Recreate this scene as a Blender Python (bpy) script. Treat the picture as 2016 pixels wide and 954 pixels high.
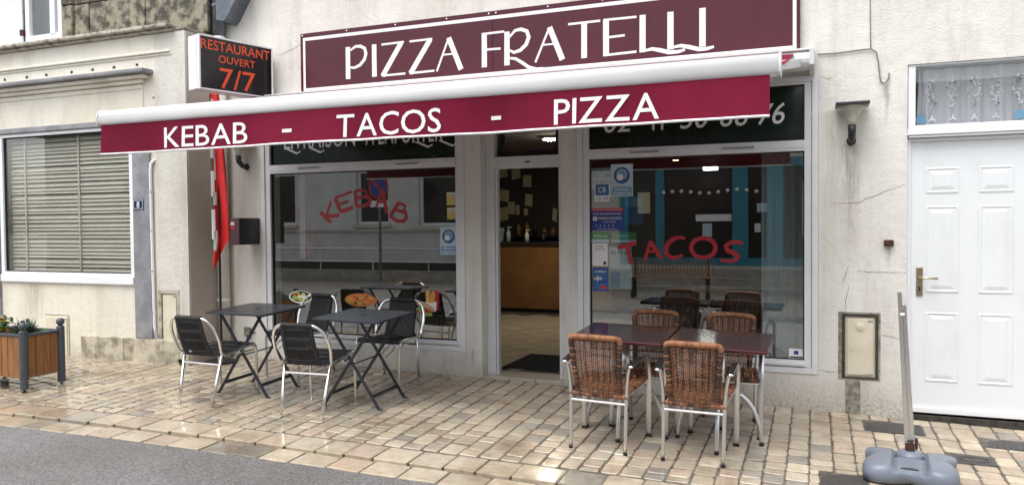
import bpy, math, random
from mathutils import Vector, Matrix
R = math.radians
rnd = random.Random(7)
sc = bpy.context.scene
COL = sc.collection
for o in list(bpy.data.objects):
    bpy.data.objects.remove(o)

# ---------------------------------------------------------------- camera, sky, sun, exposure
yaw, pitch, roll = R(21.66), R(-1.45), R(-0.5)
fw = Vector((-math.sin(yaw) * math.cos(pitch), math.cos(yaw) * math.cos(pitch), math.sin(pitch)))
rt = Vector((math.cos(yaw), math.sin(yaw), 0))
up = rt.cross(fw)
cr, sr = math.cos(roll), math.sin(roll)
cx, cy = cr * rt + sr * up, -sr * rt + cr * up
cam_d = bpy.data.cameras.new('camera')
cam_d.sensor_width = 36
cam_d.lens = 36 * 1500 / 2016
cam_d.clip_end = 500
cam = bpy.data.objects.new('camera', cam_d)
COL.objects.link(cam)
cam.matrix_world = Matrix(((cx.x, cy.x, -fw.x, 0), (cx.y, cy.y, -fw.y, -6.5), (cx.z, cy.z, -fw.z, 1.55), (0, 0, 0, 1)))
sc.camera = cam

SUN_EL, SUN_AZ = R(66), R(205)          # azimuth measured clockwise from +Y; the light comes from the street side
world = bpy.data.worlds.new('World')
sc.world = world
world.use_nodes = True
wn = world.node_tree
wn.nodes.clear()
w_out = wn.nodes.new('ShaderNodeOutputWorld')
w_bg = wn.nodes.new('ShaderNodeBackground')
w_sky = wn.nodes.new('ShaderNodeTexSky')
w_sky.sky_type = 'NISHITA'
w_sky.sun_disc = False
w_sky.sun_elevation = SUN_EL
w_sky.sun_rotation = SUN_AZ
w_sky.dust_density = 4
w_hsv = wn.nodes.new('ShaderNodeHueSaturation')      # an overcast sky: nearly grey
w_hsv.inputs['Saturation'].default_value = 0.30
wn.links.new(w_sky.outputs[0], w_hsv.inputs['Color'])
wn.links.new(w_hsv.outputs[0], w_bg.inputs[0])
wn.links.new(w_bg.outputs[0], w_out.inputs[0])
w_bg.inputs[1].default_value = 0.15
sun_d = bpy.data.lights.new('sun', 'SUN')
sun_d.energy = 0.75
sun_d.angle = R(50)
sun_d.color = (1, 0.98, 0.95)
sun = bpy.data.objects.new('sun', sun_d)
COL.objects.link(sun)
sdir = Vector((math.sin(SUN_AZ) * math.cos(SUN_EL), math.cos(SUN_AZ) * math.cos(SUN_EL), math.sin(SUN_EL)))
sun.rotation_euler = sdir.to_track_quat('Z', 'Y').to_euler()
sc.view_settings.view_transform = 'Standard'
sc.view_settings.look = 'None'
sc.view_settings.exposure = 1.08
sc.view_settings.gamma = 1
sc.view_settings.use_curve_mapping = False
sc.render.engine = 'CYCLES'
sc.cycles.max_bounces = 8
sc.cycles.transparent_max_bounces = 12

# ---------------------------------------------------------------- helpers
def wz(X):
    X = min(X, 4.0)
    return 0.146 - 0.0225 * 0.5 * math.log1p(math.exp((X + 4.49) / 0.5))
def g(X, Y):                              # height of the pavement: it falls to the street and to the right
    return wz(X) + 0.03 * max(min(Y, 0.0), -2.6)

class MB:
    def __init__(s):
        s.v, s.f, s.m, s.c = [], [], [], None
    def add(s, vs, fs, mi=0):
        b = len(s.v)
        s.v += [tuple(p) for p in vs]
        s.f += [tuple(b + i for i in f) for f in fs]
        s.m += [mi] * len(fs)
        return s
    def poly(s, pts, mi=0):
        return s.add(pts, [tuple(range(len(pts)))], mi)
    def box(s, x0, x1, y0, y1, z0, z1, mi=0):
        v = [(x, y, z) for z in (z0, z1) for y in (y0, y1) for x in (x0, x1)]
        return s.add(v, [(0, 2, 3, 1), (4, 5, 7, 6), (0, 1, 5, 4), (2, 6, 7, 3), (0, 4, 6, 2), (1, 3, 7, 5)], mi)
    def bar(s, p, q, w, h, mi=0, ref=(0, 0, 1)):      # rectangular bar from p to q
        p, q = Vector(p), Vector(q)
        d = (q - p).normalized()
        a = d.cross(Vector(ref))
        if a.length < 1e-4:
            a = d.cross(Vector((1, 0, 0)))
        a.normalize()
        b = a.cross(d)
        v = [e + a * sx * w / 2 + b * sy * h / 2 for e in (p, q) for sx, sy in ((-1, -1), (1, -1), (1, 1), (-1, 1))]
        return s.add(v, [(3, 2, 1, 0), (4, 5, 6, 7), (0, 1, 5, 4), (1, 2, 6, 5), (2, 3, 7, 6), (3, 0, 4, 7)], mi)
    def tube(s, path, r, n=8, ry=None, mi=0, caps=True, ref=None):
        P = [Vector(p) for p in path]
        rs = r if isinstance(r, (list, tuple)) else [r] * len(P)
        T = []
        for i in range(len(P)):
            a = P[max(i - 1, 0)]
            b = P[min(i + 1, len(P) - 1)]
            T.append((b - a).normalized())
        nrm = Vector(ref) if ref else T[0].orthogonal()
        vs, fs = [], []
        for i, p in enumerate(P):
            nrm = (nrm - T[i] * nrm.dot(T[i]))
            nrm = nrm.normalized() if nrm.length > 1e-5 else T[i].orthogonal().normalized()
            bn = T[i].cross(nrm)
            k = (ry / r) if (ry and not isinstance(r, (list, tuple))) else 1
            for j in range(n):
                t = 2 * math.pi * j / n
                vs.append(p + nrm * math.cos(t) * rs[i] + bn * math.sin(t) * rs[i] * k)
        for i in range(len(P) - 1):
            for j in range(n):
                k2 = (j + 1) % n
                fs.append((i * n + j, i * n + k2, (i + 1) * n + k2, (i + 1) * n + j))
        if caps:
            fs.append(tuple(range(n - 1, -1, -1)))
            fs.append(tuple((len(P) - 1) * n + j for j in range(n)))
        return s.add(vs, fs, mi)
    def lathe(s, prof, n=16, c=(0, 0, 0), mi=0):
        vs, fs = [], []
        for r, z in prof:
            for j in range(n):
                t = 2 * math.pi * j / n
                vs.append((c[0] + r * math.cos(t), c[1] + r * math.sin(t), c[2] + z))
        for i in range(len(prof) - 1):
            for j in range(n):
                k = (j + 1) % n
                fs.append((i * n + j, i * n + k, (i + 1) * n + k, (i + 1) * n + j))
        fs.append(tuple(range(n - 1, -1, -1)))
        fs.append(tuple((len(prof) - 1) * n + j for j in range(n)))
        return s.add(vs, fs, mi)
    def prism(s, pts, fn, t0, t1, mi=0):              # outline pts (a,b) lifted by fn(a,b,t) between t0 and t1
        n = len(pts)
        vs = [fn(a, b, t0) for a, b in pts] + [fn(a, b, t1) for a, b in pts]
        fs = [tuple(range(n - 1, -1, -1)), tuple(range(n, 2 * n))]
        fs += [(i, (i + 1) % n, n + (i + 1) % n, n + i) for i in range(n)]
        return s.add(vs, fs, mi)
    def build(s, name, mats, parent=None, smooth=False, bevel=0, tint=None):
        me = bpy.data.meshes.new(name)
        me.from_pydata(s.v, [], s.f)
        if not isinstance(mats, (list, tuple)):
            mats = [mats]
        for m in mats:
            me.materials.append(m)
        if len(mats) > 1:
            me.polygons.foreach_set('material_index', s.m)
        if smooth:
            me.polygons.foreach_set('use_smooth', [True] * len(me.polygons))
        tc = tint if tint is not None else s.c
        if tc is not None:
            at = me.attributes.new('tint', 'FLOAT_COLOR', 'POINT')
            vals = tc if isinstance(tc, list) else [tc] * len(s.v)
            at.data.foreach_set('color', [x for t in vals for x in (t[0], t[1], t[2], 1)])
        me.update()
        o = bpy.data.objects.new(name, me)
        COL.objects.link(o)
        if parent:
            o.parent = parent
        if bevel:
            b = o.modifiers.new('bevel', 'BEVEL')
            b.width = bevel
            b.segments = 2
            b.limit_method = 'ANGLE'
        return o

def tag(o, label=None, cat=None, group=None, kind=None):
    if label: o['label'] = label
    if cat: o['category'] = cat
    if group: o['group'] = group
    if kind: o['kind'] = kind
    return o
def thing(name, label, cat, loc=(0, 0, 0), rz=0, group=None):
    o = bpy.data.objects.new(name, None)
    o.empty_display_size = 0.05
    COL.objects.link(o)
    o.location = loc
    o.rotation_euler = (0, 0, rz)
    return tag(o, label, cat, group)
def dup(root, loc, rz, label=None):
    r = root.copy()
    COL.objects.link(r)
    r.location = loc
    r.rotation_euler = (0, 0, rz)
    if label: r['label'] = label
    for ch in list(root.children):
        c = ch.copy()
        COL.objects.link(c)
        c.parent = r
        for gch in list(ch.children):
            d = gch.copy()
            COL.objects.link(d)
            d.parent = c
    return r

_tcache = {}
def text_geo(s, font_scale=1.0):
    if s in _tcache: return _tcache[s]
    cu = bpy.data.curves.new('t', 'FONT')
    cu.body = s
    cu.size = 1
    cu.resolution_u = 3
    cu.offset = .004
    o = bpy.data.objects.new('t', cu)
    COL.objects.link(o)
    dg = bpy.context.evaluated_depsgraph_get()
    me = bpy.data.meshes.new_from_object(o.evaluated_get(dg))
    vs = [(v.co.x, v.co.y) for v in me.vertices]
    fs = [tuple(p.vertices) for p in me.polygons]
    bpy.data.objects.remove(o)
    bpy.data.curves.remove(cu)
    bpy.data.meshes.remove(me)
    _tcache[s] = (vs, fs)
    return vs, fs
def add_text(mb, s, fn, x0, x1, z0, z1, mi=0, italic=0.0, mirror=False):
    """text fitted to the rectangle x0..x1, z0..z1 (cap height); fn(x,z) gives the 3-D point"""
    vs, fs = text_geo(s)
    if not vs: return
    ref = text_geo('H')[0]
    h = max(v[1] for v in ref)
    xa, xb = min(v[0] for v in vs), max(v[0] for v in vs)
    kx, kz = (x1 - x0) / (xb - xa), (z1 - z0) / h
    out = []
    for x, z in vs:
        px = (x - xa) * kx + z * kz * italic
        if mirror: px = (x1 - x0) - px
        out.append(fn(x0 + px, z0 + z * kz))
    mb.add(out, [f[::-1] for f in fs] if mirror else fs, mi)
def front(y):                             # a point on a plane facing the street
    return lambda x, z: (x, y, z)
def stroke(mb, pts, w0, w1, fn, mi=0):
    n = len(pts)
    L, Rr = [], []
    for i in range(n):
        a, b = pts[max(i - 1, 0)], pts[min(i + 1, n - 1)]
        d = Vector((b[0] - a[0], b[1] - a[1])).normalized()
        w = (w0 + (w1 - w0) * math.sin(math.pi * i / (n - 1))) / 2 if n > 2 else w0 / 2
        L.append(fn(pts[i][0] - d.y * w, pts[i][1] + d.x * w))
        Rr.append(fn(pts[i][0] + d.y * w, pts[i][1] - d.x * w))
    for i in range(n - 1):
        mb.poly([Rr[i], Rr[i + 1], L[i + 1], L[i]], mi)

# ---------------------------------------------------------------- materials
def newmat(name):
    m = bpy.data.materials.new(name)
    m.use_nodes = True
    nt = m.node_tree
    return m, nt, nt.nodes['Principled BSDF'], nt.nodes['Material Output']
def N(nt, t, **kw):
    n = nt.nodes.new(t)
    for k, v in kw.items():
        if k in n.inputs: n.inputs[k].default_value = v
        else: setattr(n, k, v)
    return n
def pos(nt, scale=(1, 1, 1), obj=False):
    src = nt.nodes.new('ShaderNodeTexCoord').outputs['Object'] if obj else nt.nodes.new('ShaderNodeNewGeometry').outputs['Position']
    mp = nt.nodes.new('ShaderNodeMapping')
    mp.inputs['Scale'].default_value = scale
    nt.links.new(src, mp.inputs[0])
    return mp.outputs[0]
def noise(nt, vec, scale, detail=5, rough=.6):
    n = N(nt, 'ShaderNodeTexNoise', Scale=scale, Detail=detail, Roughness=rough)
    nt.links.new(vec, n.inputs['Vector'])
    return n.outputs['Fac']
def ramp(nt, fac, a, b, v0=0., v1=1.):
    n = N(nt, 'ShaderNodeMapRange')
    n.interpolation_type = 'SMOOTHSTEP'
    for i, v in enumerate((a, b, v0, v1)): n.inputs[1 + i].default_value = v
    nt.links.new(fac, n.inputs[0])
    return n.outputs[0]
def mix(nt, fac, a, b, mode='MIX'):
    n = nt.nodes.new('ShaderNodeMix')
    n.data_type = 'RGBA'
    n.blend_type = mode
    for s, val in ((n.inputs[0], fac), (n.inputs[6], a), (n.inputs[7], b)):
        if hasattr(val, 'is_output'): nt.links.new(val, s)
        elif isinstance(val, (int, float)): s.default_value = val
        else: s.default_value = (*val, 1)
    return n.outputs[2]
def math_(nt, op, a, b=None):
    n = nt.nodes.new('ShaderNodeMath')
    n.operation = op
    for s, val in ((n.inputs[0], a), (n.inputs[1], b)):
        if val is None: continue
        if hasattr(val, 'is_output'): nt.links.new(val, s)
        else: s.default_value = val
    return n.outputs[0]
def bump(nt, bs, h, strength, dist=.01):
    b = N(nt, 'ShaderNodeBump', Strength=strength, Distance=dist)
    nt.links.new(h, b.inputs['Height'])
    nt.links.new(b.outputs[0], bs.inputs['Normal'])

def mat(name, c1, c2=None, scale=6., rough=.5, metal=0., bmp=0., bscale=80., obj=False, spec=.5, coat=0., stretch=(1, 1, 1), lo=.35, hi=.65, rvar=0.):
    m, nt, bs, out = newmat(name)
    v = pos(nt, stretch, obj)
    c2 = c2 or tuple(x * .82 for x in c1)
    f = noise(nt, v, scale)
    nt.links.new(mix(nt, ramp(nt, f, lo, hi), c1, c2), bs.inputs['Base Color'])
    bs.inputs['Roughness'].default_value = rough
    if rvar:
        nt.links.new(ramp(nt, noise(nt, v, scale * 2.3), .3, .7, max(rough - rvar, .02), rough + rvar), bs.inputs['Roughness'])
    bs.inputs['Metallic'].default_value = metal
    bs.inputs['Specular IOR Level'].default_value = spec
    bs.inputs['Coat Weight'].default_value = coat
    if bmp: bump(nt, bs, noise(nt, v, bscale, 4), bmp)
    return m
def wall_mat(name, ca, cb, stain, grime, streak=None, b=.5):
    m, nt, bs, out = newmat(name)
    v = pos(nt)
    c = mix(nt, ramp(nt, noise(nt, v, 1.1, 6), .3, .7), ca, cb)
    vs = pos(nt, (2.6, 2.6, .45))
    st = ramp(nt, noise(nt, vs, 1.7, 7, .7), .44, .74)
    c = mix(nt, math_(nt, 'MULTIPLY', st, .55), c, stain)
    c = mix(nt, math_(nt, 'MULTIPLY', ramp(nt, noise(nt, v, 26, 8, .8), .48, .74), .32), c, stain)
    sep = nt.nodes.new('ShaderNodeSeparateXYZ')
    nt.links.new(pos(nt), sep.inputs[0])
    low = ramp(nt, math_(nt, 'SUBTRACT', sep.outputs[2], math_(nt, 'MULTIPLY', noise(nt, v, 4.5, 7, .7), .55)), -.32, .12, 1., 0.)
    sp = ramp(nt, noise(nt, v, 34, 8, .8), .4, .62)
    c = mix(nt, math_(nt, 'MULTIPLY', low, math_(nt, 'ADD', math_(nt, 'MULTIPLY', sp, .6), .2)), c, grime)
    if streak:                                         # water stains running down under fittings
        for x0, z0, z1, wd, k in streak:
            dx = math_(nt, 'ABSOLUTE', math_(nt, 'SUBTRACT', math_(nt, 'ADD', sep.outputs[0], math_(nt, 'MULTIPLY', noise(nt, v, 5, 3), .06)), x0 + .03))
            fx = ramp(nt, dx, 0, wd, 1., 0.)
            fz = math_(nt, 'MULTIPLY', ramp(nt, sep.outputs[2], z1, z0, 0., 1.), ramp(nt, sep.outputs[2], z0, z0 + .02, 1., 0.))
            ns = ramp(nt, noise(nt, pos(nt, (9, 9, 1.2)), 3.2, 7, .75), .3, .62)
            c = mix(nt, math_(nt, 'MULTIPLY', math_(nt, 'MULTIPLY', fx, fz), math_(nt, 'MULTIPLY', ns, k)), c, (.16, .14, .11))
    nt.links.new(c, bs.inputs['Base Color'])
    bs.inputs['Roughness'].default_value = .85
    h = math_(nt, 'ADD', noise(nt, v, 75, 5, .65), math_(nt, 'MULTIPLY', noise(nt, v, 9, 4), 1.4))
    bump(nt, bs, h, b, .012)
    return m

m_wall = wall_mat('cream_render', (.69, .665, .60), (.77, .755, .71), (.45, .42, .37), (.25, .21, .13),
                  [(.26, 2.13, .95, .10, .7), (.14, 2.4, 1.2, .12, .35), (.51, 2.58, 2.2, .03, .6), (.53, 1.36, 1.15, .03, .5),
                   (-4.2, 4.2, 3.3, .35, .45), (-3.3, 4.2, 3.3, .3, .4), (-2.99, .36, .1, .02, .6)])
m_nwall = wall_mat('yellowed_stone', (.73, .68, .55), (.79, .76, .67), (.50, .46, .37), (.22, .21, .17), [(-8.2, .9, .2, .25, .4), (-7.0, 3.1, 2.7, .2, .25)], .45)
m_oldstone = mat('lichen_stone', (.30, .27, .20), (.065, .06, .048), 9, .9, bmp=.9, bscale=30, lo=.38, hi=.62)
m_slate = mat('grey_stone_trim', (.30, .30, .315), (.20, .20, .215), 5, .75, bmp=.3, bscale=60)
m_ledge = mat('weathered_ledge', (.50, .46, .38), (.16, .15, .12), 11, .9, bmp=.6, bscale=40, lo=.4, hi=.7)
m_plinth = mat('patchy_plinth', (.52, .47, .36), (.22, .2, .15), 7, .9, bmp=.8, bscale=26, lo=.38, hi=.68)
m_frame = mat('white_aluminium', (.74, .75, .76), (.68, .69, .70), 3, .38)
m_pvc = mat('white_pvc', (.82, .84, .86), (.78, .80, .82), 3, .35)
m_gasket = mat('black_gasket', (.012, .012, .013), rough=.6)
m_green = mat('dark_green_panel', (.006, .017, .012), (.010, .024, .017), 2, .12, spec=.5)
m_white = mat('white_vinyl', (.82, .82, .82), (.78, .78, .78), 3, .4)
m_maroon = mat('maroon_sign_panel', (.070, .008, .017), (.080, .010, .020), 2, .14, spec=.32, rvar=.04)
m_valance = mat('burgundy_canvas', (.165, .009, .030), (.145, .008, .026), 3, .9, bmp=.12, bscale=300, spec=.15)
m_awnwhite = mat('white_awning_metal', (.68, .68, .68), (.63, .63, .62), 2, .35)
m_alu = mat('brushed_aluminium', (.76, .76, .77), (.72, .72, .73), 5, .30, 1., obj=True)
m_chrome = mat('bright_tube', (.80, .79, .77), (.74, .73, .71), 5, .24, 1., obj=True)
m_blackweave = mat('black_cord', (.012, .012, .013), (.022, .022, .025), 40, .48, obj=True)
m_steel = mat('slate_painted_steel', (.024, .030, .042), (.028, .034, .047), 3, .24, obj=True)
m_tabletop = mat('maroon_laminate', (.042, .011, .014), (.050, .013, .016), 4, .13, obj=True)
m_tedge = mat('maroon_edge', (.075, .012, .018), (.062, .010, .015), 8, .35, obj=True)
W1 = mat('cane_tan', (.40, .185, .088), (.29, .125, .06), 30, .5, obj=True, bmp=.2, bscale=200)
W2 = mat('cane_brown', (.26, .105, .05), (.17, .068, .033), 30, .5, obj=True, bmp=.2, bscale=200)
W3 = mat('cane_dark', (.045, .026, .02), (.07, .036, .025), 30, .5, obj=True)
m_rubber = mat('black_rubber', (.015, .015, .015), rough=.7)
m_post = mat('grey_post_paint', (.075, .082, .098), (.06, .066, .08), 10, .42)
m_zinc = mat('zinc', (.17, .19, .22), (.12, .135, .155), 9, .45, .6)
m_flagred = mat('flag_red', (.72, .025, .025), (.60, .018, .02), 4, .7)
m_flaggreen = mat('flag_green', (.02, .10, .04), rough=.7)
m_pole = mat('black_pole', (.015, .015, .016), rough=.4)
m_black = mat('black_acrylic', (.010, .010, .012), (.014, .014, .016), 3, .12)
m_orange = mat('orange_vinyl', (.86, .10, .022), (.80, .09, .02), 3, .4)
m_boxgrey = mat('anthracite_steel', (.022, .023, .028), (.028, .029, .034), 4, .4)
m_boxred = mat('plum_steel', (.07, .03, .04), (.06, .025, .034), 4, .4)
m_ivory = mat('ivory_plastic', (.70, .645, .51), (.63, .575, .44), 5, .45)
m_cement = mat('rough_cement', (.36, .335, .28), (.16, .15, .125), 14, .9, bmp=.9, bscale=35, lo=.4, hi=.65)
m_tar = mat('dark_gap', (.03, .028, .025), (.06, .055, .045), 20, .9)
m_door = mat('white_door_paint', (.76, .79, .80), (.69, .71, .71), 5, .45, bmp=.04, bscale=40, stretch=(1, 1, .5), lo=.45, hi=.85)
m_brass = mat('champagne_brass', (.52, .45, .30), rough=.3, metal=.9)
m_rust = mat('rusty_iron', (.09, .03, .018), (.05, .022, .015), 30, .85)
m_cable = mat('old_cable', (.22, .20, .17), rough=.7)
m_crack = mat('crack_line', (.22, .19, .15), rough=1)
m_blueplastic = mat('blue_grey_plastic', (.175, .20, .25), (.15, .172, .215), 4, .38, bmp=.05, bscale=150)
m_iron = mat('cast_iron', (.042, .041, .043), (.065, .06, .055), 30, .5, bmp=.6, bscale=60)
m_brown = mat('brown_panel', (.30, .15, .055), (.24, .115, .042), 3, .5)
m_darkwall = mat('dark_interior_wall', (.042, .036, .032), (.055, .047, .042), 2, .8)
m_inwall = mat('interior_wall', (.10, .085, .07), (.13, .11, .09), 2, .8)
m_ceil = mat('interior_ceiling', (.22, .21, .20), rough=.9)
m_tile = mat('floor_tile', (.58, .52, .42), (.50, .45, .36), 4, .25, bmp=.02)
m_grout = mat('grout', (.10, .09, .08), rough=.9)
m_mat = mat('doormat_fibre', (.012, .012, .013), (.022, .022, .024), 60, .95, bmp=.5, bscale=200)
m_paper = mat('note_paper', (.62, .56, .38), (.55, .50, .34), 5, .9)
m_blue = mat('sticker_blue', (.035, .15, .36), rough=.4)
m_lblue = mat('sticker_light_blue', (.16, .36, .55), (.14, .33, .52), 4, .4)
m_navy = mat('sticker_navy', (.02, .05, .30), rough=.4)
m_red = mat('vinyl_red', (.36, .012, .02), (.40, .018, .024), 8, .5)
m_bred = mat('sticker_red', (.55, .02, .025), rough=.4)
m_yellow = mat('sticker_yellow', (.72, .55, .09), rough=.4)
m_sgreen = mat('sticker_green', (.10, .33, .12), rough=.4)
m_paleblue = mat('poster_pale_blue', (.50, .62, .68), (.42, .55, .62), 7, .5)
m_print = mat('black_print', (.03, .03, .035), rough=.6)
m_teal = mat('teal_joinery', (.02, .20, .28), (.018, .17, .25), 3, .4)
m_opp = mat('grey_house_render', (.62, .62, .60), (.54, .54, .52), 2, .85, bmp=.3)
m_opp2 = mat('pale_house_render', (.55, .53, .48), (.48, .46, .42), 2, .85, bmp=.3)
m_dark = mat('dark_window', (.012, .013, .015), rough=.15)
m_stone = mat('step_stone', (.34, .31, .26), (.24, .22, .19), 6, .8, bmp=.4, bscale=40)
m_blind = mat('beige_blind_slat', (.52, .51, .44), (.47, .46, .40), 3, .5)
m_enamel = mat('blue_enamel', (.012, .03, .09), rough=.2)
m_soil = mat('potting_soil', (.035, .025, .018), rough=1, bmp=.8, bscale=60)
m_leaf = mat('plant_leaf', (.05, .12, .025), (.085, .16, .04), 12, .5)
m_leafdark = mat('plant_leaf_dark', (.025, .065, .03), (.04, .09, .045), 12, .5)
m_petal = mat('yellow_petal', (.80, .58, .02), (.75, .48, .02), 20, .6)
m_pier = wall_mat('grey_pier_render', (.60, .575, .51), (.70, .68, .62), (.36, .34, .29), (.22, .2, .15), None, .7)
m_side = mat('side_shade_and_grime', (.50, .44, .385), (.44, .385, .335), 3, .8, bmp=.2, bscale=60)  # shade and grime of the neighbour's side face, put into one brown-grey colour
m_frost = mat('frosted_lamp_glass', (.70, .68, .56), (.66, .64, .52), 6, .25)
m_frost.node_tree.nodes['Principled BSDF'].inputs['Alpha'].default_value = .6
m_seam = mat('joint_line', (.05, .02, .025), rough=.6)
m_pinktape = mat('pale_label', (.62, .42, .40), rough=.5)

def wood_mat():
    m, nt, bs, out = newmat('planter_wood')
    f = noise(nt, pos(nt, (14, 14, 1.3)), 3.2, 8, .65)
    c = mix(nt, ramp(nt, f, .35, .65), (.36, .165, .055), (.23, .095, .03))
    oi = nt.nodes.new('ShaderNodeObjectInfo')
    c = mix(nt, math_(nt, 'MULTIPLY', oi.outputs['Random'], .35), c, (.17, .075, .028))
    nt.links.new(c, bs.inputs['Base Color'])
    bs.inputs['Roughness'].default_value = .5
    bump(nt, bs, f, .15)
    return m
m_wood = wood_mat()

def glass_mat(name, base=.10, tint=(.86, .90, .88)):
    m, nt, bs, out = newmat(name)
    nt.nodes.remove(bs)
    fr = N(nt, 'ShaderNodeFresnel', IOR=1.5)
    fac = math_(nt, 'ADD', math_(nt, 'MULTIPLY', fr.outputs[0], 1.3), base)     # two panes of a double glazing
    gm_ = nt.nodes.new('ShaderNodeNewGeometry')
    fac = math_(nt, 'MULTIPLY', fac, math_(nt, 'SUBTRACT', 1., gm_.outputs['Backfacing']))   # the inner face of the pane passes light on
    tr = N(nt, 'ShaderNodeBsdfTransparent', Color=(*tint, 1))
    gl = N(nt, 'ShaderNodeBsdfGlossy', Roughness=.0)
    gl.inputs['Color'].default_value = (.95, .97, .97, 1)
    wv = N(nt, 'ShaderNodeBump', Strength=.012, Distance=.01)         # float glass is never quite flat
    nt.links.new(noise(nt, pos(nt), 2.2, 2), wv.inputs['Height'])
    nt.links.new(wv.outputs[0], gl.inputs['Normal'])
    ms = nt.nodes.new('ShaderNodeMixShader')
    nt.links.new(fac, ms.inputs[0])
    nt.links.new(tr.outputs[0], ms.inputs[1])
    nt.links.new(gl.outputs[0], ms.inputs[2])
    nt.links.new(ms.outputs[0], out.inputs[0])
    return m
m_glass = glass_mat('shop_glass', .26)
m_glass2 = glass_mat('plain_glass', .06, (.97, .97, .97))

def sheer_mat():
    m, nt, bs, out = newmat('sheer_cloth')
    bs.inputs['Base Color'].default_value = (.60, .63, .67, 1)
    bs.inputs['Roughness'].default_value = .9
    bs.inputs['Alpha'].default_value = .72
    return m
m_sheer = sheer_mat()
m_lace = mat('lace_motif', (.72, .75, .78), rough=.9)

def paving_mat():
    m, nt, bs, out = newmat('wet_paving_stone')
    at = nt.nodes.new('ShaderNodeAttribute')
    at.attribute_name = 'tint'
    v = pos(nt)
    f = noise(nt, v, 14, 7, .7)
    c = mix(nt, ramp(nt, f, .3, .72), at.outputs['Color'], (.78, .76, .72), 'MULTIPLY')
    c = mix(nt, math_(nt, 'MULTIPLY', ramp(nt, noise(nt, v, 60, 5, .7), .56, .72), .5), c, (.24, .20, .15))
    sep = nt.nodes.new('ShaderNodeSeparateXYZ')
    nt.links.new(v, sep.inputs[0])
    n1 = math_(nt, 'MULTIPLY', math_(nt, 'SUBTRACT', noise(nt, v, 1.6, 5), .5), 1.6)
    wx = ramp(nt, math_(nt, 'ADD', sep.outputs[0], n1), -3.9, -2.9, 1., 0.)      # rain reaches the pavement left of and in front of the awning
    wy = math_(nt, 'MULTIPLY', ramp(nt, math_(nt, 'ADD', sep.outputs[1], math_(nt, 'MULTIPLY', n1, .5)), -1.75, -1.35, 1., 0.),
               ramp(nt, math_(nt, 'ADD', sep.outputs[0], n1), -.6, .3, 1., .15))
    wet = math_(nt, 'MAXIMUM', wx, wy)
    c = mix(nt, math_(nt, 'MULTIPLY', wet, .18), c, (.34, .30, .22), 'MULTIPLY')
    c = mix(nt, math_(nt, 'MULTIPLY', ramp(nt, noise(nt, v, 1.4, 7, .7), .46, .70), .75), c, (.58, .53, .49), 'MULTIPLY')      # trodden-in dirt
    c = mix(nt, math_(nt, 'MULTIPLY', ramp(nt, noise(nt, v, 5.5, 7, .75), .55, .72), .6), c, (.52, .45, .38), 'MULTIPLY')
    nt.links.new(c, bs.inputs['Base Color'])
    wr = ramp(nt, noise(nt, v, 7, 5), .3, .75, .05, .2)
    rg = N(nt, 'ShaderNodeMix')
    nt.links.new(wet, rg.inputs[0])
    rg.inputs[2].default_value = .5
    nt.links.new(wr, rg.inputs[3])
    nt.links.new(rg.outputs[0], bs.inputs['Roughness'])
    h = math_(nt, 'ADD', noise(nt, v, 22, 4), math_(nt, 'MULTIPLY', noise(nt, v, 120, 3), .25))
    bump(nt, bs, h, .10, .006)
    bs.inputs['Specular IOR Level'].default_value = .6
    return m
m_pave = paving_mat()
m_mortar = mat('paving_mortar', (.155, .14, .115), (.075, .066, .052), 9, .6, bmp=.5, bscale=90)
def asphalt_mat():
    m, nt, bs, out = newmat('asphalt')
    v = pos(nt)
    vo = N(nt, 'ShaderNodeTexVoronoi', Scale=105.)
    nt.links.new(v, vo.inputs['Vector'])
    sp = nt.nodes.new('ShaderNodeSeparateColor')
    nt.links.new(vo.outputs['Color'], sp.inputs[0])
    c = mix(nt, ramp(nt, sp.outputs[0], .05, .95), (.105, .103, .102), (.225, .22, .216))
    c = mix(nt, ramp(nt, noise(nt, v, .9, 4), .35, .7), c, (.78, .77, .76), 'MULTIPLY')
    nt.links.new(c, bs.inputs['Base Color'])
    bs.inputs['Roughness'].default_value = .62
    bump(nt, bs, vo.outputs['Distance'], .7, .006)
    return m
m_asphalt = asphalt_mat()
def lamp_mat(name, col, s):
    m, nt, bs, out = newmat(name)
    bs.inputs['Emission Color'].default_value = (*col, 1)
    bs.inputs['Emission Strength'].default_value = s
    return m
m_lit = lamp_mat('lit_diffuser', (1, .86, .64), 110.)
m_litwarm = lamp_mat('warm_bulb', (1, .55, .2), 3.)

# ================================================================ SETTING
def YK(X): return -2.23 + .03 * (X + 1.39)               # line of the kerb step
def sheet(name, y0f, y1f, zf, material, x0=-40., x1=30., step=.5, ny=1):
    mb = MB()
    n = int((x1 - x0) / step)
    vs, fs = [], []
    for i in range(n + 1):
        x = x0 + (x1 - x0) * i / n
        for j in range(ny + 1):
            y = y0f(x) + (y1f(x) - y0f(x)) * j / ny
            vs.append((x, y, zf(x, y)))
    for i in range(n):
        for j in range(ny):
            a = i * (ny + 1) + j
            fs.append((a, a + ny + 1, a + ny + 2, a + 1))
    mb.add(vs, fs)
    return tag(mb.build(name, material), kind='structure')
gm = MB().poly([(-250, -250, -.7), (250, -250, -.7), (250, 250, -.7), (-250, 250, -.7)])
tag(gm.build('ground', m_mortar), kind='structure')
pavement = sheet('pavement', lambda x: YK(x) + .004, lambda x: .04, lambda x, y: g(x, y) - .006, m_mortar, ny=6)
sheet('kerb_bed', lambda x: YK(x) - .216, lambda x: YK(x) + .02, lambda x, y: g(x, y) - .025, m_mortar)
sheet('road', lambda x: -6.3, lambda x: YK(x) - .205, lambda x, y: wz(x) + .03 * max(y, -2.6) - .024 + (.004 * (y + 2.6) if y < -2.6 else 0), m_asphalt, ny=8)
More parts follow.
